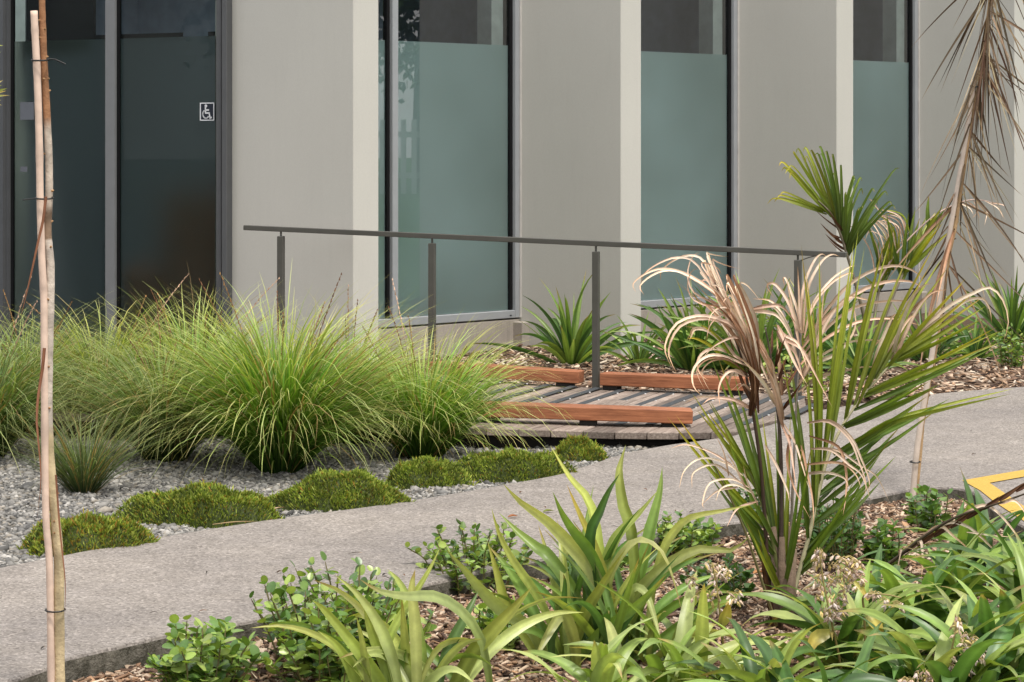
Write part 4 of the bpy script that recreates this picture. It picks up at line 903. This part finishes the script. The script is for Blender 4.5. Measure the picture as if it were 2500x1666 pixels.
for _ in range(4):
    b0 = (880 + random.uniform(-50, 40), 1300 + random.uniform(-60, 60)); t0 = (800 + random.uniform(-60, 60), 620 + random.uniform(-60, 60))
    L3.append((z4(b0, (870 + random.uniform(-30, 30), 1000), t0), BRN if random.random() < .6 else DEADB, None, dz(random.uniform(12, 20))))
frond(palm, r3, PZ - .05, PZ - .12, .0085, (.045, .025, .016), L3, 14, dup=.8)
r4 = [(1905, 1530), (1906, 1400), (1908, 1250), (1906, 1100), (1900, 1020), (1890, 940), (1880, 860), (1868, 800)]
L4 = []
for x0, y0, x1, y1, x2, y2 in ((1040, 950, 940, 800, 850, 640), (1060, 1040, 960, 800, 880, 620), (1080, 1150, 1000, 900, 930, 700), (1090, 1240, 1010, 980, 900, 760), (1100, 1320, 1020, 1060, 950, 830), (1070, 1100, 980, 860, 880, 700), (1105, 1400, 1040, 1120, 960, 900)):
    L4.append((z4((x0, y0), (x1, y1), (x2, y2)), random.choice((DEAD, DEADB, DEADP)), None, dz(random.uniform(12, 18))))
for p in (((1070, 1040), (1110, 920), (1140, 830)), ((1080, 1150), (1170, 1010), (1250, 880)), ((1100, 1260), (1180, 1150), (1250, 1040)), ((1040, 930), (1050, 830), (1075, 750)), ((1010, 830), (1015, 730), (1025, 630))): L4.append((z4(*p), BRN, None, dz(13)))
for p in (((1200, 760), (1080, 560), (980, 510), (860, 500)), ((1300, 980), (1220, 760), (1110, 690), (1060, 640)), ((1480, 1240), (1330, 950), (1240, 790), (1130, 730), (1080, 690)), ((1280, 1050), (1190, 900), (1100, 700), (1060, 610))): L4.append((z4(*p[::-1]), random.choice((DEAD, DEADP)), -.1, dz(15)))
for p in (((700, 1020), (790, 1100), (830, 1250), (860, 1400), (865, 1545)), ((690, 960), (760, 1080), (800, 1200), (840, 1330)), ((840, 1040), (1000, 1100), (1045, 1250), (1040, 1380), (1025, 1480)), ((830, 970), (950, 965), (1060, 1060), (1110, 1180), (1150, 1300), (1140, 1390)), ((850, 1110), (960, 1120), (1060, 1200), (1130, 1260), (1180, 1400)), ((800, 1250), (930, 1240), (1030, 1270), (1060, 1330)), ((740, 1020), (720, 1180), (760, 1330), (850, 1500)), ((800, 1200), (1000, 1190), (1090, 1250), (1130, 1340)), ((600, 1090), (660, 1200), (720, 1340), (730, 1400))): L4.append((z6(*p), random.choice((DEAD, DEADB, DEADP)), -.15, dz(11)))
frond(palm, r4, PZ - .04, PZ + .02, .0095, (.06, .04, .03), L4, 14, dup=.45)
r5 = [(1925, 1520), (1930, 1350), (1935, 1200), (1940, 1080), (1945, 980), (1951, 890), (1958, 800), (1966, 760)]
L5 = []
for p in (((800, 470), (790, 330), (778, 110)), ((800, 490), (780, 370), (720, 200), (700, 180), (710, 230)), ((790, 560), (740, 340), (660, 215), (610, 220), (650, 290)), ((780, 640), (720, 440), (640, 310), (530, 290)), ((810, 480), (830, 250), (900, 100), (960, 50), (1010, 60)), ((815, 500), (860, 330), (960, 190), (1060, 120), (1100, 110)),
          ((815, 520), (950, 330), (1060, 210), (1200, 130), (1330, 110), (1430, 150), (1480, 210)), ((805, 560), (930, 400), (1100, 260), (1250, 200), (1390, 195), (1480, 240)), ((800, 600), (900, 480), (1080, 340), (1300, 300), (1440, 320)), ((795, 650), (900, 530), (1100, 420), (1300, 400), (1460, 440)), ((790, 700), (900, 600), (1080, 520), (1260, 520), (1380, 540)),
          ((785, 740), (880, 640), (1000, 580), (1090, 450), (1080, 300)), ((790, 720), (860, 600), (900, 430), (925, 200)), ((780, 780), (840, 650), (930, 430), (1040, 290), (1130, 290), (1200, 310)), ((780, 800), (880, 720), (1000, 690), (1150, 660), (1290, 680))): L5.append((z6(*p), random.choice((DEAD, DEADP, DEADP)), random.uniform(.0, .3), dz(random.uniform(11, 17))))
for p in (((1190, 660), (1230, 540), (1290, 400), (1330, 370)), ((1250, 660), (1310, 520), (1390, 400), (1420, 390)), ((1300, 640), (1350, 520), (1430, 350), (1510, 260), (1600, 240)), ((1380, 560), (1500, 420), (1620, 320), (1740, 260), (1830, 230), (1900, 300), (1930, 420), (1900, 540)), ((1330, 620), (1480, 460), (1600, 370), (1700, 300), (1790, 290), (1830, 350), (1840, 430))): L5.append((z6(*p), DEADP, -.05, dz(14)))
frond(palm, r5, PZ + .02, PZ + .3, .0062, (.15, .125, .10), L5, 13, dup=.35)
r6 = [(1895, 1525), (1860, 1420), (1820, 1300), (1780, 1210), (1740, 1130), (1710, 1090)]
L6 = []
for p in (((480, 1260), (380, 1190), (250, 1165), (160, 1230), (130, 1330)), ((420, 1200), (300, 1130), (170, 1090), (80, 1110)), ((520, 1330), (420, 1280), (300, 1300), (260, 1400), (265, 1440)), ((540, 1360), (440, 1310), (360, 1330), (330, 1400)), ((470, 1300), (330, 1200), (210, 1240), (200, 1330)), ((560, 1400), (450, 1440), (390, 1540)), ((400, 1260), (370, 1130), (330, 1040)), ((500, 1340), (430, 1200), (390, 1140)), ((560, 1420), (500, 1290), (480, 1200)), ((450, 1320), (340, 1340), (250, 1420))): L6.append((z6(*p), random.choice((DEADP, DEADP, DEAD)), -.15, dz(9)))
frond(palm, r6, PZ - .08, PZ - .35, .006, (.16, .14, .06), L6, 10)
mb = MB()
for k in range(7):
    a = k * .9; dx, dy = .03 * math.cos(a), .03 * math.sin(a); hh = random.uniform(.18, .38)
    mb.tube([PB + np.array([dx, dy, -.02]), PB + np.array([dx * .9, dy * .9, hh * .5]), PB + np.array([dx * 1.3, dy * 1.3, hh])], [.023, .018, .010], 7, np.array(random.choice(((.17, .12, .085), (.24, .18, .13), (.12, .085, .065)))))
keep(mb.obj('trunk', M['bark'], smooth=True), palm)
for p in ([(1885, 1528), (1872, 1450), (1862, 1380), (1855, 1320)], [(1890, 1528), (1878, 1460), (1866, 1400), (1858, 1350)]): leaf_obj('leaf_sheath', palm, M['dead'], pxline(p, PZ - .06, PZ - .09), .018, BRN, 0, .4)

# ------------------------------------------------------------------ smaller palm by the building
def zr(*p): return [(1860 + x / 3.136, 340 + y / 3.136) for x, y in p]
P2 = G(2125, 905, -.02); Z2 = P2[1]
palm2 = thing('rear_palm', 'smaller dark green palm with frayed fan of leaflets near the end of the handrail', 'palm', P2)
ra_ = zr((830, 1740), (790, 1400), (720, 1120), (650, 880), (590, 700), (520, 560), (430, 470))
La = []
for b_, t_, bend in (((560, 640), (290, 90), -20), ((570, 660), (345, 80), 10), ((575, 650), (390, 100), 30), ((585, 690), (460, 130), 30), ((590, 690), (500, 110), 20), ((600, 720), (545, 135), 20), ((610, 740), (605, 215), 5), ((620, 780), (700, 315), -40), ((625, 800), (745, 310), -45), ((640, 840), (835, 390), -30), ((650, 870), (925, 412), -40), ((660, 890), (980, 515), -40), ((540, 600), (190, 225), -10), ((530, 590), (240, 215), 10), ((520, 560), (170, 185), -5), ((510, 570), (180, 410), 10), ((500, 560), (140, 455), 15), ((640, 840), (690, 480), 10), ((650, 860), (760, 520), 0), ((660, 900), (820, 560), 0), ((630, 800), (640, 420), 10)):
    mx, my = (b_[0] + t_[0]) / 2 + bend * .6, (b_[1] + t_[1]) / 2
    tip = (t_[0] + (t_[0] - mx) * .25, t_[1] + abs(t_[0] - mx) * .15)
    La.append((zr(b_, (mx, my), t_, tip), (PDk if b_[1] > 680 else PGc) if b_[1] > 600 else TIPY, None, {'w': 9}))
for b_, t_ in (((600, 760), (490, 700)), ((640, 850), (480, 720)), ((660, 900), (500, 760)), ((620, 800), (540, 740)), ((600, 700), (380, 520))): La.append((zr(b_, ((b_[0] + t_[0]) / 2, (b_[1] + t_[1]) / 2 + 10), t_), BRN, None, {'w': 7, 'm': M['dead']}))
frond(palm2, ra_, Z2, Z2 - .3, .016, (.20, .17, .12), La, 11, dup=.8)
rb_ = zr((850, 1740), (930, 1400), (1040, 1120), (1160, 880), (1290, 700), (1390, 580))
Lb = []
for b_, t_ in (((1060, 1080), (1120, 620)), ((1080, 1040), (1125, 560)), ((1120, 960), (1210, 600)), ((1150, 900), (1260, 590)), ((1200, 820), (1330, 560)), ((1240, 760), (1390, 510)), ((1290, 700), (1400, 540)), ((1140, 930), (1370, 640)), ((1100, 1010), (1330, 720)), ((1080, 1050), (1290, 760)), ((1180, 860), (1400, 600))): Lb.append((zr(b_, ((b_[0] + t_[0]) / 2 - 10, (b_[1] + t_[1]) / 2), t_), random.choice((PDk, PDk, TIPY, PGc)), None, {'w': 17}))
frond(palm2, rb_, Z2, Z2 + .1, .014, (.20, .17, .12), Lb, 14, dup=.8)
rc_ = zr((840, 1740), (860, 1400), (900, 1150), (980, 950), (1060, 800), (1140, 700))
Lc = []
for i in range(14):
    u = i / 13; b_ = (900 + 230 * u, 1130 - 410 * u); t_ = (820 + 120 * u + random.uniform(-20, 20), 640 - 90 * u + random.uniform(-20, 60))
    Lc.append((zr(b_, ((b_[0] + t_[0]) / 2 + 40, (b_[1] + t_[1]) / 2 - 50), t_, (t_[0] - 30, t_[1] + 40)), random.choice((DEAD, DEADP, TIPY, PGc)), None, dz(6)))
for i in range(16):
    b_ = (880 + random.uniform(0, 150), 1200 - random.uniform(0, 250)); t_ = (b_[0] + random.uniform(-140, 140), b_[1] - random.uniform(180, 380)); Lc.append((zr(b_, ((b_[0] + t_[0]) / 2, (b_[1] + t_[1]) / 2), t_), random.choice((PGc, TIPY, PDk, PDk)), None, {'w': 10}))
for p in (((1380, 590), (1460, 590), (1540, 600), (1600, 640), (1620, 720)), ): pass
frond(palm2, rc_, Z2, Z2 + .2, .014, (.20, .17, .12), Lc, 9, dup=.5)
def zq(*p): return [(1600 + x / 1.8667, y / 1.8667) for x, y in p]
rd_ = zq((960, 1400), (1080, 1180), (1250, 1000), (1400, 920), (1500, 915), (1560, 940))
Ld = [(zq((1420, 918), (1460, 950), (1480, 1000)), DEADP, None, dz(6)), (zq((1470, 915), (1510, 960), (1500, 1030)), DEAD, None, dz(6)), (zq((1500, 915), (1560, 950), (1590, 1000)), DEADP, None, dz(6)), (zq((1450, 915), (1470, 960), (1440, 1000)), DEADP, None, dz(6)), (zq((1530, 925), (1590, 940), (1605, 985)), DEAD, None, dz(6)), (zq((1380, 925), (1430, 950), (1450, 980)), DEADP, None, dz(6))]
frond(palm2, rd_, Z2, Z2 + .1, .008, (.45, .33, .28), Ld, 6)

# ------------------------------------------------------------------ lancewood sapling and its stake
LB = G(2228, 1246, -.07); LZ = LB[1]
lsp = [(2228, 1246), (2243, 1080), (2252, 1000), (2279, 855), (2308, 645), (2331, 531), (2357, 356), (2384, 215), (2402, 102), (2412, 0), (2424, -110), (2436, -230)]
lw = thing('lancewood_sapling', 'lancewood sapling with long drooping brown saw edged leaves at the right edge', 'tree', LB)
mb = MB(); pts = crv([p + np.array([.012, .016, 0]) for p in pxline(lsp, LZ, LZ + .1)], 4); n = len(pts)
mb.tube(pts, [.011 - .004 * i / n + random.gauss(0, .0006) for i in range(n)], 8, np.array([np.array((.36, .24, .13)) * random.uniform(.6, 1.2) for _ in range(n)])); keep(mb.obj('trunk', M['bark'], smooth=True), lw)
mb = MB()
for i in range(40):
    p = pts[random.randrange(3, n - 3)]; a = random.uniform(0, 6.28); d = np.array([math.cos(a), math.sin(a), .3]); mb.tube([p + d * .006, p + d * .018], [.004, .0025], 5, np.array((.10, .06, .04)))
keep(mb.obj('leaf_scars', M['bark'], kind='stuff'), lw)
LWC = [((.10, .065, .035), (.075, .055, .035), (.06, .045, .032)), ((.20, .14, .085), (.16, .115, .075), (.10, .08, .06)), ((.40, .32, .19), (.36, .29, .19), (.30, .25, .18)), ((.14, .08, .05), (.13, .075, .05), (.09, .05, .035))]
for i in range(125):
    u = random.random() ** .8; j = int(n * (.36 + .62 * u)); p = pts[min(j, n - 1)]; a = random.uniform(0, 6.28)
    ln = random.uniform(.36, .74) * (1.0 if u > .35 else .8); e = R(random.uniform(-80, -50)) if random.random() < .8 else R(random.uniform(-55, -25))
    pal = LWC[random.choices((0, 1, 2, 3), (.30, .30, .32, .08))[0]]
    L_ = arch(p, a, ln, e, R(random.uniform(-4, 16)), 5)
    leaf_obj('leaf', lw, M['dead'], L_, random.uniform(.008, .0125) * (.6 if pal is LWC[2] else 1), jc(pal, .2), random.uniform(-1.2, 1.2), .3, random.uniform(-.6, .6), prof='pin', seg=8)
for i in range(7):      # dead brown leaves hanging low on the stem
    j = int(n * random.uniform(.32, .52)); p = pts[j]; a = random.choice((0.0, 3.14)) + random.gauss(0, .7)
    leaf_obj('leaf', lw, M['dead'], arch(p, a, random.uniform(.5, .85), R(random.uniform(-70, -30)), R(random.uniform(12, 40)), 6), .016, jc(DEADB, .2), random.uniform(-1, 1), .4, 1.0, prof='pin', seg=9)
lst_ = thing('garden_stake', 'pale weathered stake tied to the lancewood sapling', 'stake', LB)
mb = MB(); sp = pxline([(2226, 1246), (2241, 1080), (2277, 855), (2306, 645), (2355, 356), (2379, 196)], LZ - .012, LZ + .07); sp = crv(sp, 4)
mb.tube(sp, [.0145 - .005 * i / len(sp) for i in range(len(sp))], 8, np.array([np.array((.56, .47, .40)) * random.uniform(.9, 1.05) for _ in sp])); keep(mb.obj('shaft', M['stake'], smooth=True), lst_)
def tie(root, c, r, tail=None, n='tie'):
    mb = MB(); mb.tube([np.array(c) + r * np.array([math.cos(a) * 1.25, math.sin(a), .12 * math.sin(a)]) for a in np.linspace(0, 6.28, 16)], .0026, 6)
    if tail is not None: mb.tube(tail, .002, 5)
    keep(mb.obj(n, M['black']), root)
c_ = W(2234, 1128, LZ - .005); tie(lst_, c_, .019, [c_ + np.array([-.02, -.01, .002]), c_ + np.array([.012, -.022, -.004])])
c_ = W(2380, 212, LZ + .075); tie(lst_, c_, .017, [c_ + np.array([-.024, -.012, .006]), c_ + np.array([0, -.02, -.002]), c_ + np.array([.02, -.012, .004])])

# ------------------------------------------------------------------ bamboo stake and bare sapling on the left
SZ = G(135, 1750, -.07)[1]
sap = thing('sapling', 'thin bare sapling trunk with flaking bark tied to a bamboo stake', 'tree', G(148, 1750, -.07))
tp = [(150, 1760), (146, 1666), (144, 1488), (144, 1382), (136, 1276), (123, 1140), (117, 1000), (118, 899), (121, 787), (123, 691), (123, 643), (118, 596), (116, 564), (120, 470), (119, 380), (113, 255), (107, 143), (104, 54), (102, -20), (100, -120), (99, -220)]
pts = crv(pxline(tp, SZ, SZ + .04), 4); n = len(pts)
def barkc(i):
    u = i / n
    if u < .28: c = (.50, .40, .24)
    elif u < .56: c = (.52, .45, .38)
    elif u < .62: c = (.22, .15, .10)
    elif u < .72: c = (.45, .38, .31)
    else: c = (.30, .15, .075)
    return np.array(c) * random.uniform(.72, 1.15)
mb = MB(); mb.tube(pts, [(.0165 - .0075 * i / n) * random.uniform(.95, 1.06) for i in range(n)], 10, np.array([barkc(i) for i in range(n)])); keep(mb.obj('trunk', M['bark'], smooth=True), sap)
mb = MB()
for i in range(26):
    j = random.randrange(int(n * .15), n - 2); a = random.uniform(2.4, 7.0); d = np.array([math.cos(a), -abs(math.sin(a)), .4]); r_ = .0165 - .0075 * j / n
    mb.tube([pts[j] + d * r_ * .7, pts[j] + d * (r_ + .004)], [.0045, .0022], 6, np.array((.50, .30, .15)) * random.uniform(.5, 1))
keep(mb.obj('buds', M['bark'], kind='stuff'), sap)
mb = MB(); tw = crv([W(100, -180, SZ), W(20, -120, SZ), W(-60, 20, SZ), W(-70, 150, SZ), W(-55, 260, SZ)], 5); mb.tube(tw, [.004] * len(tw), 5, np.array((.20, .12, .07))); keep(mb.obj('twig', M['bark']), sap)
for bx, by, tx, ty in ((-60, 250, 25, 233), (-50, 245, 18, 216), (-60, 240, 8, 196), (-60, 250, 16, 222), (-50, 250, 5, 258), (-60, 120, 9, 112), (-60, 130, 2, 128), (-60, 235, 5, 208), (-58, 255, 3, 245)):
    leaf_obj('leaf', sap, M['leaf'], pxline([(bx, by), ((bx + tx) / 2, (by + ty) / 2 - 4), (tx, ty)], SZ, SZ + random.uniform(-.05, .05)), 12 / F * SZ, jc(YG), random.uniform(-.6, .6), .2, prof='lily', seg=6)
for p, w_ in (([(112, 480), (104, 540), (92, 590), (72, 680), (58, 740), (46, 790)], 7), ([(108, 850), (103, 900), (93, 960), (88, 1030), (97, 1130), (98, 1190), (90, 1270)], 8), ([(136, 1160), (146, 1300), (158, 1420), (158, 1510)], 5)):
    leaf_obj('bark_strip', sap, M['dead'], pxline(p, SZ - .03, SZ - .05), w_ / F * SZ, ((.22, .10, .06), (.30, .14, .08), (.20, .09, .05)), .2, .3, 1.2, prof='band', seg=12)
bst = thing('bamboo_stake', 'pale pink bamboo stake standing in front of the glass door', 'stake', G(126, 1755, -.07))
bp = [(126, 1765), (125, 1666), (121, 1382), (112, 1255), (109, 1000), (108, 850), (107, 723), (102, 628), (98, 490), (96, 351), (91, 191), (86, 89), (83, 27)]
pts = crv(pxline(bp, SZ - .012, SZ + .02), 5); n = len(pts); nodes = {6, 19, 31, 44, 51, 56}
mb = MB(); mb.tube(pts, [.0108 * (1.10 if i in nodes else 1.0) for i in range(n)], 12, np.array([np.array((.66, .50, .40)) * ((.80 if i in nodes else 1.0) * random.uniform(.95, 1.05)) for i in range(n)])); keep(mb.obj('shaft', M['stake'], smooth=True), bst)
c_ = W(98, 147, SZ + .012); tie(bst, c_, .020, [c_ + np.array([.02, -.006, .004]), c_ + np.array([.045, -.008, .002]), c_ + np.array([.075, 0, -.012])])
c_ = W(109, 484, SZ + .005); tie(bst, c_, .021, [c_ + np.array([-.02, -.01, 0]), c_ + np.array([-.062, -.014, -.005])])
c_ = W(135, 1489, SZ - .006); tie(bst, c_, .023)

# ------------------------------------------------------------------ dead frond, flower stalks, litter
DZ = G(2040, 1470, -.07)[1]
df = thing('fallen_frond', 'dark dead palm frond with pale ribbons leaning in from the right edge', 'frond', G(2040, 1470, -.07))
rr = [(2040, 1468), (2100, 1425), (2180, 1370), (2250, 1315), (2330, 1265), (2420, 1235), (2500, 1207), (2620, 1160)]
Lq = [(((2345, 1260), (2400, 1235), (2440, 1258), (2490, 1320), (2515, 1370)), 13), (((2270, 1300), (2320, 1275), (2370, 1290), (2420, 1335), (2435, 1350)), 13), (((2230, 1330), (2290, 1285), (2330, 1310), (2382, 1356)), 14), (((2240, 1330), (2248, 1325), (2252, 1370), (2248, 1425)), 13), (((2195, 1360), (2199, 1340), (2192, 1380), (2188, 1430)), 11), (((2360, 1300), (2420, 1308), (2480, 1312)), 7), (((2440, 1230), (2480, 1225), (2520, 1280)), 12)]
frond(df, rr, DZ, DZ - .3, .009, (.05, .035, .02), [([tuple(q) for q in p], DEADP, -.06, dz(w_)) for p, w_ in Lq] + [(st((2200 + 40 * i, 1355 - 22 * i), (2290 + 38 * i, 1290 - 20 * i), 0), BRN, 0, dz(16)) for i in range(8)], 12)
def flower_stalk(label, stem, cl, Z, n, yellow=None):
    t = thing('flower_stalk', label, 'flower stalk', pxline(stem, Z, Z)[0], 'dried flower stalks above the lilies')
    mb = MB(); pts = crv(pxline(stem, Z, Z - .05), 5); mb.tube(pts, [.0042 - .0022 * i / len(pts) for i in range(len(pts))], 6, np.array([np.array((.17, .13, .04)) if i < len(pts) * .5 else np.array((.30, .24, .09)) for i in range(len(pts))])); keep(mb.obj('stem', M['stake'], smooth=True), t)
    mb = MB()
    for _ in range(n):
        cx_, cy_, rx, ry = random.choice(cl); a = random.uniform(0, 6.28); r = math.sqrt(random.random())
        q = W(cx_ + rx * r * math.cos(a), cy_ + ry * r * math.sin(a), Z + random.uniform(-.07, .07)); j = min(range(len(pts)), key=lambda k: abs(pts[k][2] - (q[2] - .01)))
        o_ = pts[j] * .25 + q * .75 + np.array([0, 0, .006])
        mb.tube([o_, (o_ + q) / 2 + np.array([0, 0, .006]), q], .0012, 4, np.array((.36, .28, .12)), False)
        d = nrm(np.array([random.gauss(0, .6), random.gauss(0, .6), -.7])); c = np.array(random.choice(((.52, .38, .29), (.62, .50, .40), (.40, .28, .22), (.56, .46, .42), (.58, .45, .18))))
        l_ = random.uniform(.014, .026); mb.tube([q, q + d * l_ * .45, q + d * l_], [.0018, random.uniform(.0035, .006), .0012], 5, c, False)
    o = mb.obj('dry_flowers', M['seed'], t); keep(o, t); o['kind'] = 'stuff'
    for p, w_ in (yellow or []): leaf_obj('bract', t, M['leaf'], pxline(p, Z - .02, Z - .05), w_ / F * Z, ((.35, .33, .09), (.48, .42, .10), (.52, .34, .06)), random.uniform(-.4, .4), .15, prof='lily', seg=6)
Zs = G(2060, 1640, -.07)[1] - .22
flower_stalk('tallest dried flower stalk with a wide head of tan blooms below the palm', [(2062, 1680), (2048, 1600), (2030, 1520), (2012, 1430), (2000, 1345)], [(2035, 1400, 55, 45), (2040, 1440, 60, 40), (2070, 1380, 35, 20), (2030, 1490, 28, 22), (1998, 1360, 14, 20)], Zs, 230, [([(2028, 1545), (1990, 1560), (1975, 1600)], 40), ([(2120, 1500), (2135, 1520), (2158, 1560)], 42), ([(2085, 1420), (2105, 1440), (2118, 1468)], 16)])
flower_stalk('thin dried flower stalk with a yellow bract between the flax and the palm', [(1778, 1680), (1768, 1600), (1758, 1500), (1748, 1420), (1738, 1375)], [(1738, 1385, 22, 16), (1712, 1450, 26, 24), (1745, 1460, 14, 60), (1790, 1455, 18, 26), (1770, 1400, 16, 14), (1685, 1420, 10, 16)], G(1770, 1640, -.07)[1] - .3, 100, [([(1760, 1530), (1772, 1500), (1780, 1470)], 34)])
flower_stalk('drooping pinkish seed heads on a thin stalk at the lower right', [(2290, 1700), (2310, 1640), (2325, 1580), (2335, 1520)], [(2335, 1530, 10, 26), (2365, 1570, 32, 22), (2350, 1600, 36, 30), (2400, 1600, 20, 14), (2345, 1630, 30, 12)], G(2290, 1690, -.07)[1] - .25, 130)
flower_stalk('short pinkish seed head at the bottom edge of the lilies', [(2245, 1720), (2250, 1680), (2255, 1650)], [(2255, 1655, 24, 20), (2210, 1665, 20, 8)], G(2245, 1720, -.07)[1] - .25, 70)
flower_stalk('thin nodding stalk of pale capsules among the lush lilies', [(2115, 1620), (2110, 1500), (2110, 1455), (2160, 1452), (2200, 1460)], [(2165, 1470, 8, 10), (2200, 1478, 8, 10), (2130, 1452, 20, 6), (2100, 1410, 18, 14)], G(2115, 1640, -.07)[1] - .3, 34)
def litter(label, x, y, ln, wd, c, ang, z=.004, name='fallen_leaf', grp='fallen leaves on the footpath'):
    b = G(x, y, z); t = R(ang); d = np.array([math.cos(t), math.sin(t), 0]) * ln / 2
    v, f, cc = ribbon([b - d, b + np.array([0, 0, .004]), b + d + np.array([0, 0, .003])], wd, (c, c, c), 0, .25, random.uniform(-.4, .4), ref=(0, 0, 1), prof='lily', seg=5)
    v = np.array(v) - b; o = put(name, mesh_np(name, v, f, cc, True), M['dead'], loc=b); o['label'] = label; o['category'] = 'leaf'; o['group'] = grp
for a in (('curled orange brown dead leaf on the path left of the flax tips', 1253, 1263, .045, .03, (.36, .15, .07), 10), ('green fallen leaf on the path behind the flax tips', 1340, 1250, .05, .03, (.16, .19, .04), 20), ('thin dark twig shaped leaf lying mid path', 868, 1352, .06, .008, (.06, .045, .035), 15)): litter(*a)
for x, y in ((1168, 1313), (1575, 1196), (1690, 1251), (940, 1404), (942, 1412), (985, 1405), (505, 1398), (860, 1440), (1650, 1248), (1500, 1287), (376, 1497), (495, 1493), (683, 1398), (106, 1583), (745, 1432), (960, 1425), (2378, 1110), (2370, 1053), (1330, 1240), (1272, 1203)):
    litter('tiny dark scrap of dead leaf lying on the footpath', x, y, random.uniform(.014, .035), random.uniform(.006, .014), random.choice(((.07, .045, .03), (.12, .06, .035), (.04, .035, .03))), random.uniform(0, 180), grp='leaf scraps on the footpath')
litter('long tan bark strip lying on the pebbles at the path edge', 575, 1278, .20, .016, (.50, .36, .20), 22, -.005, 'bark_strip', 'bark strips on the pebbles')
litter('short tan bark scrap between two mossy cushions', 680, 1243, .09, .02, (.55, .40, .26), 50, -.005, 'bark_strip', 'bark strips on the pebbles')
for x, y, l in (('orange dead leaf', 315, 1600), ('round orange dead leaf', 330, 1588), ('tan dead leaf', 1855, 1400)): litter({'orange dead leaf': 'orange dead leaf lower on the mulch at the kerb by the sapling', 'round orange dead leaf': 'orange dead leaf touching the kerb by the sapling', 'tan dead leaf': 'tan dead leaf on the mulch behind the palm stem'}[x], y, l, .05, .04, (.48, .24, .10), 20, -.045, 'fallen_leaf', 'dead leaves on the mulch')

# ------------------------------------------------------------------ what the window glass mirrors: bank, picket fence and trees to the right
put('grass_bank', mesh_np('grass_bank', [(9.5, 2, -.2), (13, 2, .95), (60, 2, 1.2), (60, 40, 1.2), (13, 40, .95), (9.5, 40, -.2)], [(0, 1, 4, 5), (1, 2, 3, 4)]), M['lawn'], kind='structure')
fence = thing('picket_fence', 'pale picket fence on the grass bank mirrored in the first window', 'fence', (13.2, 18.5, .95))
me_ = None
for i in range(46):
    if me_ is None:
        mb = MB(); mb.box((0, 0, .5), (.03, .07, 1.0)); o = mb.obj('picket', M['fence'], fence); me_ = o.data
    else: o = put('picket', me_, None, fence)
    o.location = (0, -3.2 + i * .14, 0)
mb = MB(); mb.box((.04, 0, .25), (.04, 6.6, .08)); mb.obj('rail', M['fence'], fence); mb = MB(); mb.box((.04, 0, .8), (.04, 6.6, .08)); mb.obj('rail', M['fence'], fence)
def tree(label, x, y, z, h, r, n=9000, ls=.09):
    t = thing('tree', label, 'tree', (x, y, z), 'trees mirrored in the windows'); mb = MB()
    mb.tube([(0, 0, 0), (.1, 0, h * .3), (.05, .1, h * .55)], [.2, .15, .08], 8, np.array((.10, .08, .06)))
    for k in range(6): a = k * 1.05; mb.tube([(.08, .05, h * (.25 + .05 * k)), (r * .6 * math.cos(a), r * .6 * math.sin(a), h * (.5 + .06 * k))], [.06, .02], 5, np.array((.10, .08, .06)))
    mb.obj('trunk', M['bark'], t)
    cl = rng.normal(0, .42, (60, 3)); ci = rng.integers(0, 60, n); p = cl[ci] + rng.normal(0, .13, (n, 3)); p = p * np.array([r, r, h * .36]) + np.array([0, 0, h * .58])
    q = np.array([(-1, 0, 0), (0, -.5, .1), (1, 0, 0), (0, .5, .1)]) * ls
    v = np.einsum('nij,kj->nki', rotmats(n, 1.2), q) + p[:, None, :]
    c = np.array([(.05, .11, .03), (.08, .16, .04), (.03, .07, .02)])[rng.integers(0, 3, n)]
    o = put('crown', mesh_np('crown', v.reshape(-1, 3), np.arange(n * 4).reshape(-1, 4), np.repeat(c, 4, axis=0)), M['leaf'], t)
tree('broad green tree behind the mirrored picket fence', 17, 18.5, 1.0, 6.0, 2.6)
tree('taller green tree beside the first mirrored tree', 18, 23.5, 1.0, 7.0, 3.0)

for x_, y_, h_, lb_ in ((-17, -5, 8, 'tall tree added behind the viewer for the reflection in the right leaf of the sliding door'), (-23, -1.5, 9, 'tall tree added behind the viewer for the reflection in the left leaf of the sliding door'), (-13, -10, 8, 'tree added behind the viewer for the reflection beside the access sign'), (-28, 5, 9, 'tree added behind the viewer for the reflection at the far left of the glass door')):
    tree(lb_, x_, y_, -.25, h_, 4.2, 20000, .13)  # unseen trees, added to hide the sky edge reflected in the door
